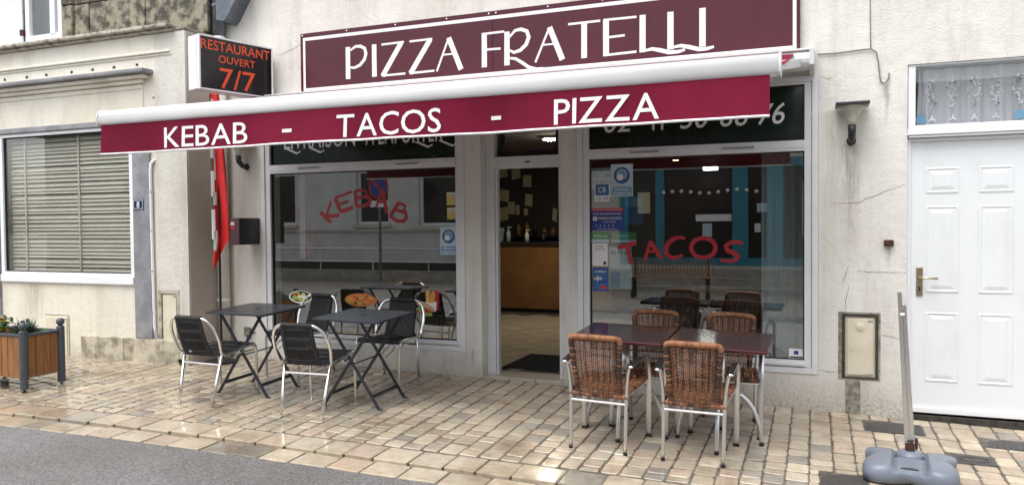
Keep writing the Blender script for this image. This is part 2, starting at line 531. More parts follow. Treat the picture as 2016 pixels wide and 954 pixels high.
sheet('opposite_pavement', lambda x: -11.1, lambda x: -6.28, lambda x, y: wz(x) - .02, m_mortar)

CAMP = Vector((0, -6.5, 1.55))
def inframe(p):
    q = Vector(p) - CAMP
    d = q.dot(fw)
    if d < .5: return False
    return abs(q.dot(cx) / d * 1500) < 1030 and abs(q.dot(cy) / d * 1500) < 495
COVERS = [(.345, .735, -.44, -.145, 'ribbed'), (1.10, 1.47, -.545, -.315, 'ribbed'), (.84, 1.085, -.955, -.757, 'oval'), (.03, .30, -1.78, -1.43, 'mesh')]
def stone_geo(c4, zt, tilt, skirt=.03, kk=(.07, .17)):
    """c4: four corners (x,y); rounded-corner block top following the ground"""
    cxm = sum(p[0] for p in c4) / 4
    cym = sum(p[1] for p in c4) / 4
    out8 = []
    for i in range(4):
        p, a, b = c4[i], c4[i - 1], c4[(i + 1) % 4]
        k = rnd.uniform(*kk)
        out8.append((p[0] + (a[0] - p[0]) * k, p[1] + (a[1] - p[1]) * k))
        out8.append((p[0] + (b[0] - p[0]) * k, p[1] + (b[1] - p[1]) * k))
    def z(x, y): return g(x, y) + zt + (x - cxm) * tilt[0] + (y - cym) * tilt[1]
    ins = .93
    top = [(cxm + (x - cxm) * ins, cym + (y - cym) * ins) for x, y in out8]
    vs = [(x, y, z(x, y)) for x, y in top] + [(x, y, z(x, y) - .004) for x, y in out8] + [(x, y, z(x, y) - skirt) for x, y in out8]
    fs = [tuple(range(8))]
    for r in (0, 8):
        fs += [(r + i, r + 8 + i, r + 8 + (i + 1) % 8, r + (i + 1) % 8) for i in range(8)]
    # orient the top upwards
    ar = sum(top[i][0] * top[(i + 1) % 8][1] - top[(i + 1) % 8][0] * top[i][1] for i in range(8))
    if ar < 0: fs = [f[::-1] for f in fs]
    return vs, fs, (cxm, cym)
def tint():
    t = rnd.random()
    b = rnd.uniform(.78, 1.08)
    base = (.52, .45, .345) if t < .58 else (.50, .40, .305) if t < .76 else (.36, .33, .28) if t < .85 else (.60, .52, .40)
    return tuple(x * b for x in base)
stones = []
X = -9.3
while X < 1.78:
    wdt = rnd.uniform(.122, .146)
    xm = X + wdt / 2
    y1 = -.505 if xm < -5.86 else -.005
    yend = YK(xm) + .245
    Y = y1
    jw = rnd.uniform(.004, .008)
    sk = rnd.uniform(-.004, .004)
    while Y > yend + .03:
        L = rnd.uniform(.105, .19)
        if Y - L < yend + .06: L = Y - yend
        pieces = [(X + jw, X + wdt - jw, Y - L, Y)]
        for a, b, c, d, k in COVERS:                       # stones are cut round the iron covers
            a, b, c, d = a - .004, b + .004, c - .004, d + .004
            nxt = []
            for x0, x1, q0, q1 in pieces:
                if x1 <= a or x0 >= b or q1 <= c or q0 >= d:
                    nxt.append((x0, x1, q0, q1))
                    continue
                nxt += [(x0, x1, q0, min(c, q1)), (x0, x1, max(d, q0), q1)]
                nxt += [(x0, min(a, x1), max(q0, c), min(q1, d)), (max(b, x0), x1, max(q0, c), min(q1, d))]
            pieces = [q for q in nxt if q[1] - q[0] > .03 and q[3] - q[2] > .03]
        for x0, x1, q0, q1 in pieces:
            j = lambda: rnd.uniform(-.005, .005)
            e = rnd.uniform(.006, .0105)
            c4 = [(x0 + j(), q0 + e + j()), (x1 + j(), q0 + e + j()), (x1 + j(), q1 - e + j()), (x0 + j(), q1 - e + j())]
            stones.append((*stone_geo(c4, rnd.uniform(-.002, .002), (rnd.uniform(-.007, .007), rnd.uniform(-.007, .007)), .03, (.04, .11)), tint(), L))
        Y -= L
    X += wdt
vis = [s for s in stones if inframe((s[2][0], s[2][1], .05))]
vis.sort(key=lambda s: -s[4] / ((Vector((s[2][0], s[2][1], 0)) - CAMP).dot(fw)) ** 3)
own = set(id(s) for s in vis[:300])
rest = MB()
rest.c = []
for s in stones:
    if id(s) in own:
        mb = MB()
        mb.add(s[0], s[1])
        mb.build('paving_stone', m_pave, pavement, tint=s[3])
    else:
        rest.add(s[0], s[1])
        rest.c += [s[3]] * len(s[0])
tag(rest.build('paving_stones', m_pave, pavement), kind='stuff')
for row, (a, b, dz) in enumerate(((.0, .238, 0), (-.212, -.010, -.017))):
    X = -8.2
    while X < 1.9:
        L = rnd.uniform(.21, .30)
        e = .005
        j = lambda: rnd.uniform(-.004, .004)
        y0, y1 = YK(X) + a, YK(X) + b
        c4 = [(X + e, y0 + j()), (X + L - e, y0 + j()), (X + L - e, y1 - e + j()), (X + e, y1 - e + j())]
        mb = MB()
        vs, fs, c = stone_geo(c4, dz + rnd.uniform(-.003, .003), (rnd.uniform(-.006, .006), rnd.uniform(-.006, .006)), .05, (.015, .05))
        t = tint()
        mb.add(vs, fs)
        mb.build('kerb_stone', m_pave, pavement, tint=tuple(x * 1.06 for x in t))
        X += L
# iron covers in the pavement
lab = {0: 'wide dark iron cover in the paving at the wall foot beside the white door', 1: 'dark iron cover with raised relief in paving before the white door',
       2: 'small grey cover with an oval rim in the paving', 3: 'meshed iron cover under the edge of the blue-grey plastic base'}
for i, (a, b, c, d, k) in enumerate(COVERS):
    t = thing('manhole_cover', lab[i], 'cover', ((a + b) / 2, (c + d) / 2, g((a + b) / 2, (c + d) / 2)))
    mb = MB()
    hx, hy = (b - a) / 2 - .006, (d - c) / 2 - .006
    mb.box(-hx, hx, -hy, hy, -.03, -.001)
    mb.build('plate', m_iron, t, bevel=.003)
    mb = MB()
    for q in range(9):
        xx = -hx + .03 + (2 * hx - .06) * q / 8
        mb.bar((xx - .012, -hy + .02, 0), (xx + .012, hy - .02, 0), .008, .005)
    if k == 'oval':
        mb = MB()
        mb.tube([(.085 * math.cos(u * .3927), .055 * math.sin(u * .3927), 0) for u in range(17)], .004, 6)
    mb.build('relief', m_iron, t)

# ================================================================ RESTAURANT BUILDING
def wall_holes(mb, x0, x1, z0, z1, holes, yf, yb, mi=0):
    xs = sorted({x0, x1, *[h[0] for h in holes], *[h[1] for h in holes]})
    zs = sorted({z0, z1, *[h[2] for h in holes], *[h[3] for h in holes]})
    xs = [x for x in xs if x0 <= x <= x1]
    zs = [z for z in zs if z0 <= z <= z1]
    def solid(i, j):
        if i < 0 or j < 0 or i >= len(xs) - 1 or j >= len(zs) - 1: return False
        mx, mz = (xs[i] + xs[i + 1]) / 2, (zs[j] + zs[j + 1]) / 2
        return not any(h[0] < mx < h[1] and h[2] < mz < h[3] for h in holes)
    for i in range(len(xs) - 1):
        for j in range(len(zs) - 1):
            if not solid(i, j): continue
            a, b, c, d = xs[i], xs[i + 1], zs[j], zs[j + 1]
            mb.poly([(a, yf, c), (b, yf, c), (b, yf, d), (a, yf, d)], mi)
            mb.poly([(b, yb, c), (a, yb, c), (a, yb, d), (b, yb, d)], mi)
            if not solid(i - 1, j): mb.poly([(a, yb, c), (a, yf, c), (a, yf, d), (a, yb, d)], mi)
            if not solid(i + 1, j): mb.poly([(b, yf, c), (b, yb, c), (b, yb, d), (b, yf, d)], mi)
            if not solid(i, j - 1): mb.poly([(a, yb, c), (b, yb, c), (b, yf, c), (a, yf, c)], mi)
            if not solid(i, j + 1): mb.poly([(a, yf, d), (b, yf, d), (b, yb, d), (a, yb, d)], mi)
rb = thing('restaurant_building', 'cream rendered restaurant building with two shop windows and an open doorway', 'building')
mb = MB()
wall_holes(mb, -6.2, 5.0, -.25, 7.2, [(-5.42, -3.058, .34, 2.70), (-2.89, -2.105, -.25, 2.70), (-1.955, .03, .325, 2.70), (.655, 1.62, .0, 2.72), (.20, .455, .318, .815)], 0, .30)
mb.build('wall', m_wall, rb)
mb = MB()
for z in (.0,):                                     # rough step under the white door
    mb.box(.657, 1.618, .012, .28, -.05, .062)
mb.build('door_step', m_tar, rb)

def ring(mb, x0, x1, z0, z1, w, y0, y1, wb=None, wt=None):
    wb = w if wb is None else wb
    wt = w if wt is None else wt
    mb.box(x0, x0 + w, y0, y1, z0, z1)
    mb.box(x1 - w, x1, y0, y1, z0, z1)
    mb.box(x0 + w, x1 - w, y0, y1, z0, z0 + wb)
    mb.box(x0 + w, x1 - w, y0, y1, z1 - wt, z1)
def shop_window(name, xo, zo, xg, zg, zt, txt):
    mb = MB()
    ring(mb, xo[0] + .002, xo[1] - .002, zo[0] + .002, zo[1] - .002, .047, -.008, .12)       # outer trim
    wl, wr = xg[0] - xo[0] - .052, xo[1] - xg[1] - .052
    i0, i1, j0, j1 = xo[0] + .052, xo[1] - .052, zo[0] + .052, zo[1] - .05
    mb.box(i0, xg[0], .006, .10, j0, j1)
    mb.box(xg[1], i1, .006, .10, j0, j1)
    mb.box(xg[0], xg[1], .006, .10, j0, zg[0])
    mb.box(xg[0], xg[1], .006, .10, zt[1], j1)
    mb.box(xg[0], xg[1], .002, .10, zg[1], zt[0])
    mb.box(i0 + .01, xg[1] + .01, -.016, .004, j0 + .012, j0 + .034)      # drip sill
    mb.box(xg[0], xg[1], -.002, .0018, zg[1] + .026, zg[1] + .062)                 # rail profile
    f = mb.build(name, m_frame, rb, bevel=.003)
    gk = MB()
    for a, b in ((zg[0], zg[1]), (zt[0], zt[1])):
        ring(gk, xg[0] + .0005, xg[1] - .0005, a + .0005, b - .0005, .009, .03, .07)
    gk.build('gasket', m_gasket, f)
    gl = MB()
    gl.box(xg[0] + .004, xg[1] - .004, .046, .056, zg[0] + .004, zg[1] - .004)
    gl.build('glass_pane', m_glass, f)
    pn = MB()
    pn.box(xg[0] + .004, xg[1] - .004, .044, .06, zt[0] + .004, zt[1] - .004)
    pn.build('transom_panel', m_green, f)
    return f
wl_ = shop_window('shop_window', (-5.42, -3.058), (.34, 2.70), (-5.313, -3.156), (.436, 2.087), (2.175, 2.633), None)
wr_ = shop_window('shop_window', (-1.955, .03), (.325, 2.70), (-1.85, -.075), (.43, 2.105), (2.19, 2.633), None)
for par, spots, z in ((wl_, ((-4.957, -4.663), (-3.799, -3.531)), 2.132), (wr_, ((-1.49, -1.218), (-.724, -.444)), 2.148)):
    for a, b in spots:
        mb = MB()
        mb.box(a, b, -.012, -.0025, z - .012, z + .012, 0)
        for q in range(3): mb.box(a + .012, b - .012, -.0135, -.0122, z - .008 + q * .006, z - .005 + q * .006, 1)
        mb.build('air_vent', [m_frame, m_gasket], par, bevel=.002)
# handwriting-like lettering on the transoms
tl = MB()
yy = .0425
add_text(tl, 'LIVRAISON', front(yy), -5.15, -4.28, 2.34, 2.53)
tl.build('lettering', m_white, wl_)
tl = MB()
for x in (-5.15, -4.86): stroke(tl, [(x + .02, 2.345), (x + .08, 2.325), (x + .16, 2.29), (x + .21, 2.31)], .012, .022, front(yy - .0004))
tl.build('flourish', m_white, wl_)
tl = MB()
add_text(tl, 'A EMPORTER', front(yy), -4.16, -3.3, 2.34, 2.53)
tl.build('lettering', m_white, wl_)
tl = MB()
for x in (-3.62, -3.36): stroke(tl, [(x + .02, 2.345), (x + .08, 2.325), (x + .16, 2.29), (x + .21, 2.31)], .012, .022, front(yy - .0004))
tl.build('flourish', m_white, wl_)
tl = MB()
add_text(tl, '02', front(yy), -1.73, -1.49, 2.335, 2.50, italic=.12)
tl.build('lettering', m_white, wr_)
tl = MB()
add_text(tl, '41', front(yy), -1.35, -1.2, 2.335, 2.50)
tl.build('lettering', m_white, wr_)
tl = MB()
add_text(tl, '50', front(yy), -1.06, -.84, 2.335, 2.50, italic=.2)
tl.build('lettering', m_white, wr_)
tl = MB()
add_text(tl, '66', front(yy), -.74, -.52, 2.335, 2.50, italic=.2)
tl.build('lettering', m_white, wr_)
tl = MB()
add_text(tl, '76', front(yy), -.44, -.235, 2.335, 2.50, italic=.2)
tl.build('lettering', m_white, wr_)

# doorway: frame with fanlight over an open door
mb = MB()
mb.box(-2.888, -2.80, .11, .19, .05, 2.695)
mb.box(-2.165, -2.107, .11, .19, .05, 2.695)
mb.box(-2.80, -2.165, .112, .188, 2.06, 2.17)
mb.box(-2.80, -2.165, .112, .188, 2.63, 2.695)
mb.box(-2.797, -2.775, .125, .185, .125, 2.058)
df = mb.build('door_frame', m_frame, rb, bevel=.003)
mb = MB()
def hop(x, z): return (x, .155 + (z - 2.175) * .32, z)                        # the fanlight sash tilts inwards
for a, b, c, d in ((-2.79, -2.74, 2.178, 2.62), (-2.225, -2.175, 2.178, 2.62), (-2.74, -2.225, 2.178, 2.225), (-2.74, -2.225, 2.575, 2.62)):
    v = [hop(x, z) for z in (c, d) for x in (a, b)]
    v += [(p[0], p[1] + .03, p[2]) for p in v]
    mb.add(v, [(0, 1, 3, 2), (5, 4, 6, 7), (0, 4, 5, 1), (2, 3, 7, 6), (0, 2, 6, 4), (1, 5, 7, 3)])
mb.build('fanlight_sash', m_boxgrey, df)
mb = MB().poly([hop(-2.74, 2.225), hop(-2.225, 2.225), hop(-2.225, 2.575), hop(-2.74, 2.575)])
mb.build('glass_pane', m_glass2, df)
mb = MB()
mb.bar((-2.49, .108, 2.115), (-2.44, .108, 2.115), .012, .012)
mb.build('latch', m_gasket, df)
for q in range(3):                                                            # threshold tiles
    mb = MB()
    a = -2.884 + q * .26
    zf = g(-2.5, 0) + .026
    mb.box(a, min(a + .256, -2.109), .004, .295, zf - .05, zf)
    mb.build('threshold_tile', m_tile, rb, bevel=.003)
# open door leaf, swung inwards on its right jamb
lf = MB()
lf.box(-2.162, -2.115, .20, .26, .14, 2.05)
lf.box(-2.162, -2.115, .90, .96, .14, 2.05)
lf.box(-2.162, -2.115, .26, .90, .14, .26)
lf.box(-2.162, -2.115, .26, .90, 1.98, 2.05)
leaf = lf.build('door_leaf', m_frame, rb)
MB().box(-2.142, -2.135, .262, .898, .262, 1.978).build('glass_pane', m_glass2, leaf)

# white service door
wd = MB()
ring(wd, .657, 1.618, .066, 2.165, .024, .03, .16, wb=.0)
wd.box(.663, 1.612, -.012, .10, 2.168, 2.185)
wd.box(.655, 1.62, -.022, .12, 2.187, 2.215)
ring(wd, .660, 1.616, 2.217, 2.718, .05, .012, .10, wb=.045, wt=.012)
dfr = wd.build('door_frame', m_pvc, rb, bevel=.003)
dl = MB()
dl.box(.682, 1.592, .052, .10, .075, 2.163)
dleaf = dl.build('door_leaf', m_door, rb, bevel=.002)
def raised(x0, x1, z0, z1):
    mb = MB()
    ya, yb, yc = .0518, .062, .046
    lv = [(0, .050), (.014, .0465), (.024, .0518 - .0002), (.055, .0455)]
    rects = [[(x0 + d, y, z0 + d), (x1 - d, y, z0 + d), (x1 - d, y, z1 - d), (x0 + d, y, z1 - d)] for d, y in lv]
    vs = [p for r_ in rects for p in r_]
    fs = []
    for k in range(3):
        fs += [(k * 4 + i, k * 4 + (i + 1) % 4, k * 4 + 4 + (i + 1) % 4, k * 4 + 4 + i) for i in range(4)]
    fs.append((12, 13, 14, 15))
    mb.add(vs, fs)
    mb.build('panel', m_door, dleaf)
for a, b in ((.782, 1.008), (1.134, 1.360)):
    for c, d in ((1.745, 1.945), (.995, 1.655), (.315, .85)):
        raised(a, b, c, d)
mb = MB().box(.722, .768, .040, .0515, .968, 1.19)
hp = mb.build('handle_plate', m_brass, dleaf, bevel=.006)
mb = MB()
mb.tube([(.745, .04, 1.108), (.745, .0, 1.108), (.752, -.014, 1.108), (.80, -.018, 1.109), (.862, -.014, 1.106)], .0085, 8)
mb.build('lever', m_brass, hp, smooth=True)
mb = MB().box(.739, .751, .0385, .0398, 1.005, 1.04)
mb.build('keyhole', m_gasket, hp)
MB().box(.70, 1.59, .034, .0515, .077, .118).build('drip_rail', m_pvc, dleaf, bevel=.004)
MB().box(.712, 1.564, .052, .058, 2.264, 2.704).build('glass_pane', m_glass2, dfr)
# lace curtain behind the light over the door
lc = MB()
def lace(x, z):
    return (x, .115 + .012 * math.sin(x * 38) + .006 * math.sin(x * 91 + 1), z)
vs, fs, nx = [], [], 90
for i in range(nx + 1):
    x = .715 + .845 * i / nx + 0
    xt = x if i > 6 else x + .012
    vs += [lace(xt, 2.27), lace(x + (.03 if i < 4 else 0), 2.69)]
for i in range(nx): fs.append((2 * i, 2 * i + 2, 2 * i + 3, 2 * i + 1))
lc.add(vs, fs)
curt = thing('lace_curtain', 'white lace curtain behind the glass light over the white panel door', 'curtain', (0, 0, 0))
lc.build('cloth', m_sheer, curt, smooth=True)
mo = MB()
for x in (.83, .97, 1.11, 1.25, 1.40, 1.52):
    for k in range(44):
        zz = rnd.uniform(2.40, 2.62)
        w = .045 * math.sin((zz - 2.37) / .28 * math.pi)
        xx = x + rnd.uniform(-w, w)
        r_ = rnd.uniform(.004, .0095)
        p = lace(xx, zz)
        mo.poly([(p[0] + r_ * math.cos(t), .098, zz + r_ * math.sin(t)) for t in [q * math.pi / 3 for q in range(6)]])
    for dx, dz, r_ in ((0, 0, .011), (-.016, -.01, .008), (.016, -.01, .008), (0, .017, .008)):
        mo.poly([(x + dx + r_ * math.cos(t), .0975 - dx * .01, 2.315 + dz + r_ * math.sin(t)) for t in [q * math.pi / 3 for q in range(6)]])
mo.build('lace_motif', m_lace, curt)
mo = MB()
for x in (.755, 1.40):
    mo.poly([(x + .036 * math.cos(t), .092, 2.315 + .036 * math.sin(t)) for t in [q * math.pi / 8 for q in range(16)]])
mo.build('blue_motif', m_lblue, curt)
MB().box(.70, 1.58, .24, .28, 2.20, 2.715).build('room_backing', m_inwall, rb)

# cracks in the render
def crack(pts):
    mb = MB()
    P = []
    for a, b in zip(pts, pts[1:]):
        n = 7
        for i in range(n):
            t = i / n
            P.append((a[0] + (b[0] - a[0]) * t + rnd.uniform(-.004, .004), a[1] + (b[1] - a[1]) * t + rnd.uniform(-.005, .005)))
    P.append(pts[-1])
    stroke(mb, P, .0015, .004, front(-.0012))
    mb.build('crack', m_crack, rb)
for c in ([(.135, 1.684), (.317, 1.688), (.494, 1.763), (.648, 1.821)], [(.041, 2.684), (.09, 2.66), (.133, 2.661)], [(.30, 1.155), (.496, 1.146), (.648, 1.144)],
          [(.036, .366), (.174, .351)], [(.48, .666), (.53, .655), (.65, .628)], [(.225, .839), (.228, .926), (.253, 1.047)], [(.2, 1.05), (.25, 1.2)],
          [(-5.17, 3.30), (-5.0, 3.35), (-4.87, 3.40)]):
    crack(c)
m_bread0 = mat('amber_jar', (.35, .18, .06), rough=.3)

# ================================================================ RESTAURANT INTERIOR (seen through glass and doorway)
FZ = .125
mb = MB().box(-5.9, .6, .30, 6.3, FZ - .1, FZ - .006)
fl = tag(mb.build('interior_floor', m_grout), kind='structure')
ca, sa = math.cos(R(52)), math.sin(R(52))
s_ = .333
for i in range(-16, 17):
    for j in range(-16, 17):
        pts = []
        for a, b in ((0, 0), (1, 0), (1, 1), (0, 1)):
            u, v = (i + a) * s_ + (-.007 if a else .007), (j + b) * s_ + (-.007 if b else .007)
            pts.append((-3.2 + u * ca - v * sa, 2.4 + u * sa + v * ca))
        if all(-5.0 < p[0] < -1.7 and .32 < p[1] < 4.75 for p in pts):
            mb = MB().prism(pts, lambda x, y, t: (x, y, t), FZ - .004, FZ)
            mb.build('floor_tile', m_tile, fl)
mb = MB()
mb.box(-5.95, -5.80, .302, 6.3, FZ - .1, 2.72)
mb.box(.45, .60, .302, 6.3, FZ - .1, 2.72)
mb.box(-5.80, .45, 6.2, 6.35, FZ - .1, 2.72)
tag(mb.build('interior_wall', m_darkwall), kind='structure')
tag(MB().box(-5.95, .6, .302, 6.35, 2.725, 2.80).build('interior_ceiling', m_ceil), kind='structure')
ct = thing('counter', 'brown panelled serving counter inside the doorway', 'counter', (-4.1, 4.9, FZ))
MB().box(-1.35, 1.2, 0, .06, .06, 1.08).build('front_panel', m_brown, ct)
MB().box(-1.35, 1.2, .03, .5, 0, .06).build('kick_board', m_boxgrey, ct)
MB().box(-1.4, 1.25, -.05, .6, 1.082, 1.12).build('counter_top', m_boxgrey, ct, bevel=.006)
for i, (a, b, c, d) in enumerate([(-5.28, 2.52, -5.11, 2.37), (-5.03, 2.51, -4.86, 2.34), (-4.82, 2.4, -4.66, 2.19), (-5.27, 2.15, -5.1, 1.94), (-4.79, 2.06, -4.65, 1.85), (-5.12, 1.93, -4.98, 1.71), (-5.29, 1.83, -5.1, 1.6), (-4.96, 1.87, -4.89, 1.7), (-4.81, 1.81, -4.73, 1.69), (-4.28, 1.8, -4.2, 1.58)]):
    mb = MB()
    t = rnd.uniform(-.02, .02)
    y = 6.193
    mb.poly([(a, y, d + t), (c, y, d - t), (c + t, y - .006, b - t), (a + t, y, b + t)])
    tag(mb.build('pinned_note', m_paper), 'yellowed paper note pinned to the dark wall behind the counter', 'note', 'notes pinned behind the counter')
for i, (x, h, m, lb) in enumerate(((-4.62, .25, m_paleblue, 'pale spray bottle standing on the counter inside'), (-4.30, .20, m_white, 'white spray bottle on the counter beside the pale one'), (-4.02, .16, m_boxgrey, 'short dark bottle on the counter top'))):
    mb = MB().lathe([(.035, 0), (.037, h * .6), (.014, h * .75), (.014, h * .9), (.022, h * .92), (.02, h)], 10)
    mb.bar((0, 0, h * .95), (.06, -.03, h * .95), .015, .02)
    o = mb.build('bottle', m, smooth=True)
    o.location = (x, 4.98, FZ + 1.1202)
    tag(o, lb, 'bottle')
for i in range(3):
    o = MB().box(-.17, .17, -.1, .1, 0, .075).build('drawer_box', m_paleblue, bevel=.004)
    o.location = (-4.95 + .01 * i, 5.05, FZ + 1.1202 + i * .077)
    tag(o, 'pale flat carton in the small stack on the counter', 'box', 'cartons stacked on the counter')
sf = thing('wall_shelf', 'dark shelf with jars on the wall behind the counter', 'shelf', (-4.2, 6.19, 1.30))
MB().box(-.75, .75, -.24, 0, 0, .03).build('board', m_boxgrey, sf)
for k in range(9):
    hh = rnd.uniform(.10, .26)
    rr0 = rnd.uniform(.03, .05)
    MB().lathe([(rr0, .031), (rr0, .03 + hh * .7), (rr0 * .5, .03 + hh * .85), (rr0 * .55, .03 + hh)], 10, (-.66 + k * .16, -.13, 0)).build('jar', rnd.choice([m_paleblue, m_boxgrey, m_bread0, m_bread0, m_ivory]), sf, smooth=True)
mn = thing('menu_board', 'framed dark menu board on the wall behind the counter', 'board', (-3.95, 6.19, 2.0))
MB().box(-.17, .17, -.02, 0, -.22, .25).build('panel', m_black, mn)
mb = MB()
ring(mb, -.18, .18, -.23, .26, .014, -.026, -.021)
mb.build('frame', m_brown, mn)
dm = MB()
dm.box(-2.86, -2.13, .42, 1.22, FZ, FZ + .012)
for q in range(14): dm.box(-2.85, -2.14, .44 + q * .055, .46 + q * .055, FZ + .012, FZ + .016)
tag(dm.build('doormat', m_mat), 'black ribbed doormat just inside the open doorway', 'doormat')
lp = thing('ceiling_lamp', 'round lit ceiling lamp seen through the light above the doorway', 'lamp', (-3.35, 3.4, 2.725))
MB().lathe([(.13, 0), (.13, -.03), (.11, -.035)][::-1], 20).build('rim', m_white, lp)
MB().lathe([(.105, -.036), (.09, -.046), (.02, -.05)][::-1], 20).build('diffuser', m_lit, lp)
lp = thing('tube_lamp', 'lit white tube lamp high on the back wall behind the glass', 'lamp', (-1.56, 6.19, 2.40))
MB().box(-.12, .12, -.06, 0, -.03, .03).build('housing', m_white, lp)
MB().box(-.11, .11, -.075, -.061, -.02, .02).build('tube', lamp_mat('tube_light', (1, .97, .9), 12.), lp)
lp = thing('spot_lamp', 'small warm glowing spot lamp behind the window glass', 'lamp', (-1.96, 5.2, 2.724))
MB().lathe([(.045, -.24), (.045, -.16), (.012, -.14), (.012, 0)], 14).build('can', m_boxgrey, lp)
MB().lathe([(.01, -.25), (.038, -.242)], 14).build('bulb', lamp_mat('spot_bulb', (1, .5, .16), 40.), lp)
# indoor tables and chairs behind the panes
def indoor_table(x, y, lb):
    t = thing('dining_table', lb, 'table', (x, y, FZ))
    MB().box(-.55, .55, -.35, .35, .72, .755).build('tabletop', m_brown, t, bevel=.006)
    for sx in (-1, 1):
        for sy in (-1, 1):
            MB().box(sx * .48 - .025, sx * .48 + .025, sy * .28 - .025, sy * .28 + .025, 0, .72).build('leg', m_boxgrey, t)
indoor_table(-.95, 1.35, 'dark dining table indoors behind the window with the red five-letter word on its right pane')
indoor_table(-4.1, 1.5, 'dark dining table indoors behind the window with the food pictures')
def indoor_chair(x, y, rz, lb):
    t = thing('dining_chair', lb, 'chair', (x, y, FZ), rz)
    MB().box(-.2, .2, -.2, .2, .43, .46).build('seat', m_boxgrey, t, bevel=.008)
    MB().box(-.19, .19, -.21, -.185, .60, .88).build('backrest', m_boxgrey, t, bevel=.008)
    for sx in (-1, 1):
        MB().tube([(sx * .19, .18, 0), (sx * .19, .17, .43)], .012, 6).build('leg', m_boxgrey, t)
        MB().tube([(sx * .19, -.22, 0), (sx * .19, -.195, .43), (sx * .19, -.215, .86)], .012, 6).build('leg', m_boxgrey, t)
indoor_chair(-1.25, .80, 0, 'dark indoor chair at the table behind the right pane, nearer the doorway')
indoor_chair(-.55, .80, .1, 'dark indoor chair at the table behind the right pane, by the net curtain')
indoor_chair(-3.7, .90, 0, 'dark indoor chair at the table behind the pane with the food pictures')
indoor_chair(-4.5, .90, -.1, 'dark indoor chair behind the pane, beside the red and white drape')
# drapes
def drape(name, lb, x0, x1, y, z0f, z1, n, amp, mats, grp=None):
    t = thing(name, lb, 'curtain', (0, 0, 0))
    mb = MB()
    vs, fs = [], []
    for i in range(n + 1):
        x = x0 + (x1 - x0) * i / n
        dy = amp * math.sin(i * 1.25)
        z0 = z0f(i / n)
        vs += [(x, y + dy, z0), (x + .0, y + dy * .6, z1)]
    mi = []
    mb.v = vs
    for i in range(n):
        mb.f.append((2 * i, 2 * i + 2, 2 * i + 3, 2 * i + 1))
        mb.m.append(0 if len(mats) == 1 else (1 if n * .3 < i < n * .62 else 0))
    mb.build('cloth', mats, t, smooth=True)
    rod = MB().tube([(x0 - .04, y, z1 - .01), (x1 + .04, y, z1 - .01)], .01, 6)
    rod.build('rod', m_white, t)
m_deepred = mat('drape_red', (.26, .03, .035), rough=.9)
m_drapew = mat('drape_white', (.62, .56, .56), rough=.9)
drape('drape', 'red and white drape hanging inside the window near the letterbox', -5.28, -5.00, .33, lambda t: 1.30 - .12 * math.sin(t * 3), 2.45, 22, .025, [m_deepred, m_drapew])
drape('net_curtain', 'pale net curtain inside the glass beside the yellow stickers', -3.30, -3.13, .32, lambda t: .55, 2.45, 14, .02, [m_sheer])
drape('net_curtain', 'pale net curtain inside the glass at the edge beside the wall lamp', -.42, -.06, .32, lambda t: .55 - .2 * t, 2.45, 26, .025, [m_sheer])

# ================================================================ NEIGHBOUR BUILDING
NY = -.5
nb = thing('neighbour_building', 'old yellowed stone building with weathered mouldings and a blind-covered shop window', 'building')
mb = MB()
wall_holes(mb, -13, -5.93, -.2, 3.53, [(-8.72, -6.66, .92, 2.61), (-6.335, -6.07, .275, .885), (-8.03, -7.655, .09, .575)], NY, NY + .25)
mb.box(-13, -5.931, NY + .25, .02, 3.40, 3.535)
mb.box(-5.98, -5.931, NY + .251, .02, -.2, 3.40)
mb.box(-6.34, -6.06, NY + .10, NY + .2, .25, .90)
mb.box(-8.04, -7.64, NY + .10, NY + .2, .06, .6)
mb.build('wall', m_nwall, nb)
mb = MB()
wall_holes(mb, -6.338, -5.929, .385, 3.528, [(-6.335, -6.07, .275, .885)], NY - .004, NY + .02)
mb.build('pier_render', m_pier, nb)
MB().box(-5.9305, -5.926, NY + .022, -.001, -.05, 3.53).build('side_shade_slab', m_side, nb)  # slab added over the side face; its darker tone is painted shade plus grime
mb = MB()                                               # recessed sign panel is framed by proud strips
mb.box(-13, -6.50, NY - .012, NY + .01, 2.98, 3.03)
mb.box(-6.53, -6.495, NY - .012, NY + .01, 2.68, 2.978)
mb.box(-13, -6.47, NY - .045, NY + .01, 3.035, 3.075)
mb.box(-13, -6.42, NY - .085, NY + .01, 3.078, 3.118)
mb.build('crown_moulding', m_nwall, nb, bevel=.008)
mb = MB()
pts = [(-13, 3.12), (-6.36, 3.12), (-6.36, 3.165), (-13, 3.185)]
mb.box(-13, -6.36, NY - .14, NY + .01, 3.122, 3.168)
mb.build('grey_ledge', m_slate, nb, bevel=.012)
mb = MB()
mb.box(-13, -6.12, NY - .03, NY + .01, 3.325, 3.352)
mb.box(-13, -6.10, NY - .015, NY + .01, 3.30, 3.322)
mb.build('string_moulding', m_nwall, nb, bevel=.008)
for a, b in ((-13, -9.2), (-9.195, -7.9), (-7.895, -6.82), (-6.815, -6.06)):
    mb = MB()
    mb.box(a, b, NY - .05, NY + .02, 3.535, 3.56)
    mb.box(a, b, NY - .10, NY + .3, 3.562, 3.60)
    mb.build('cornice_stone', m_ledge, nb, bevel=.01)
mb = MB().box(-6.055, -5.93, NY - .004, .02, 3.538, 3.566)
mb.build('pier_cap', m_cement, nb, bevel=.006)
for i in range(8):                                      # fixing holes left in the frieze
    x = -8.95 + i * .345 + rnd.uniform(-.05, .05)
    mb = MB()
    mb.prism([(x + rnd.uniform(.7, 1.2) * .022 * math.cos(t), 3.235 + rnd.uniform(.7, 1.2) * .017 * math.sin(t)) for t in [q * math.pi / 4 for q in range(8)]], lambda a, b, t: (a, t, b), NY - .002, NY + .01)
    mb.build('fixing_hole', m_tar, nb)
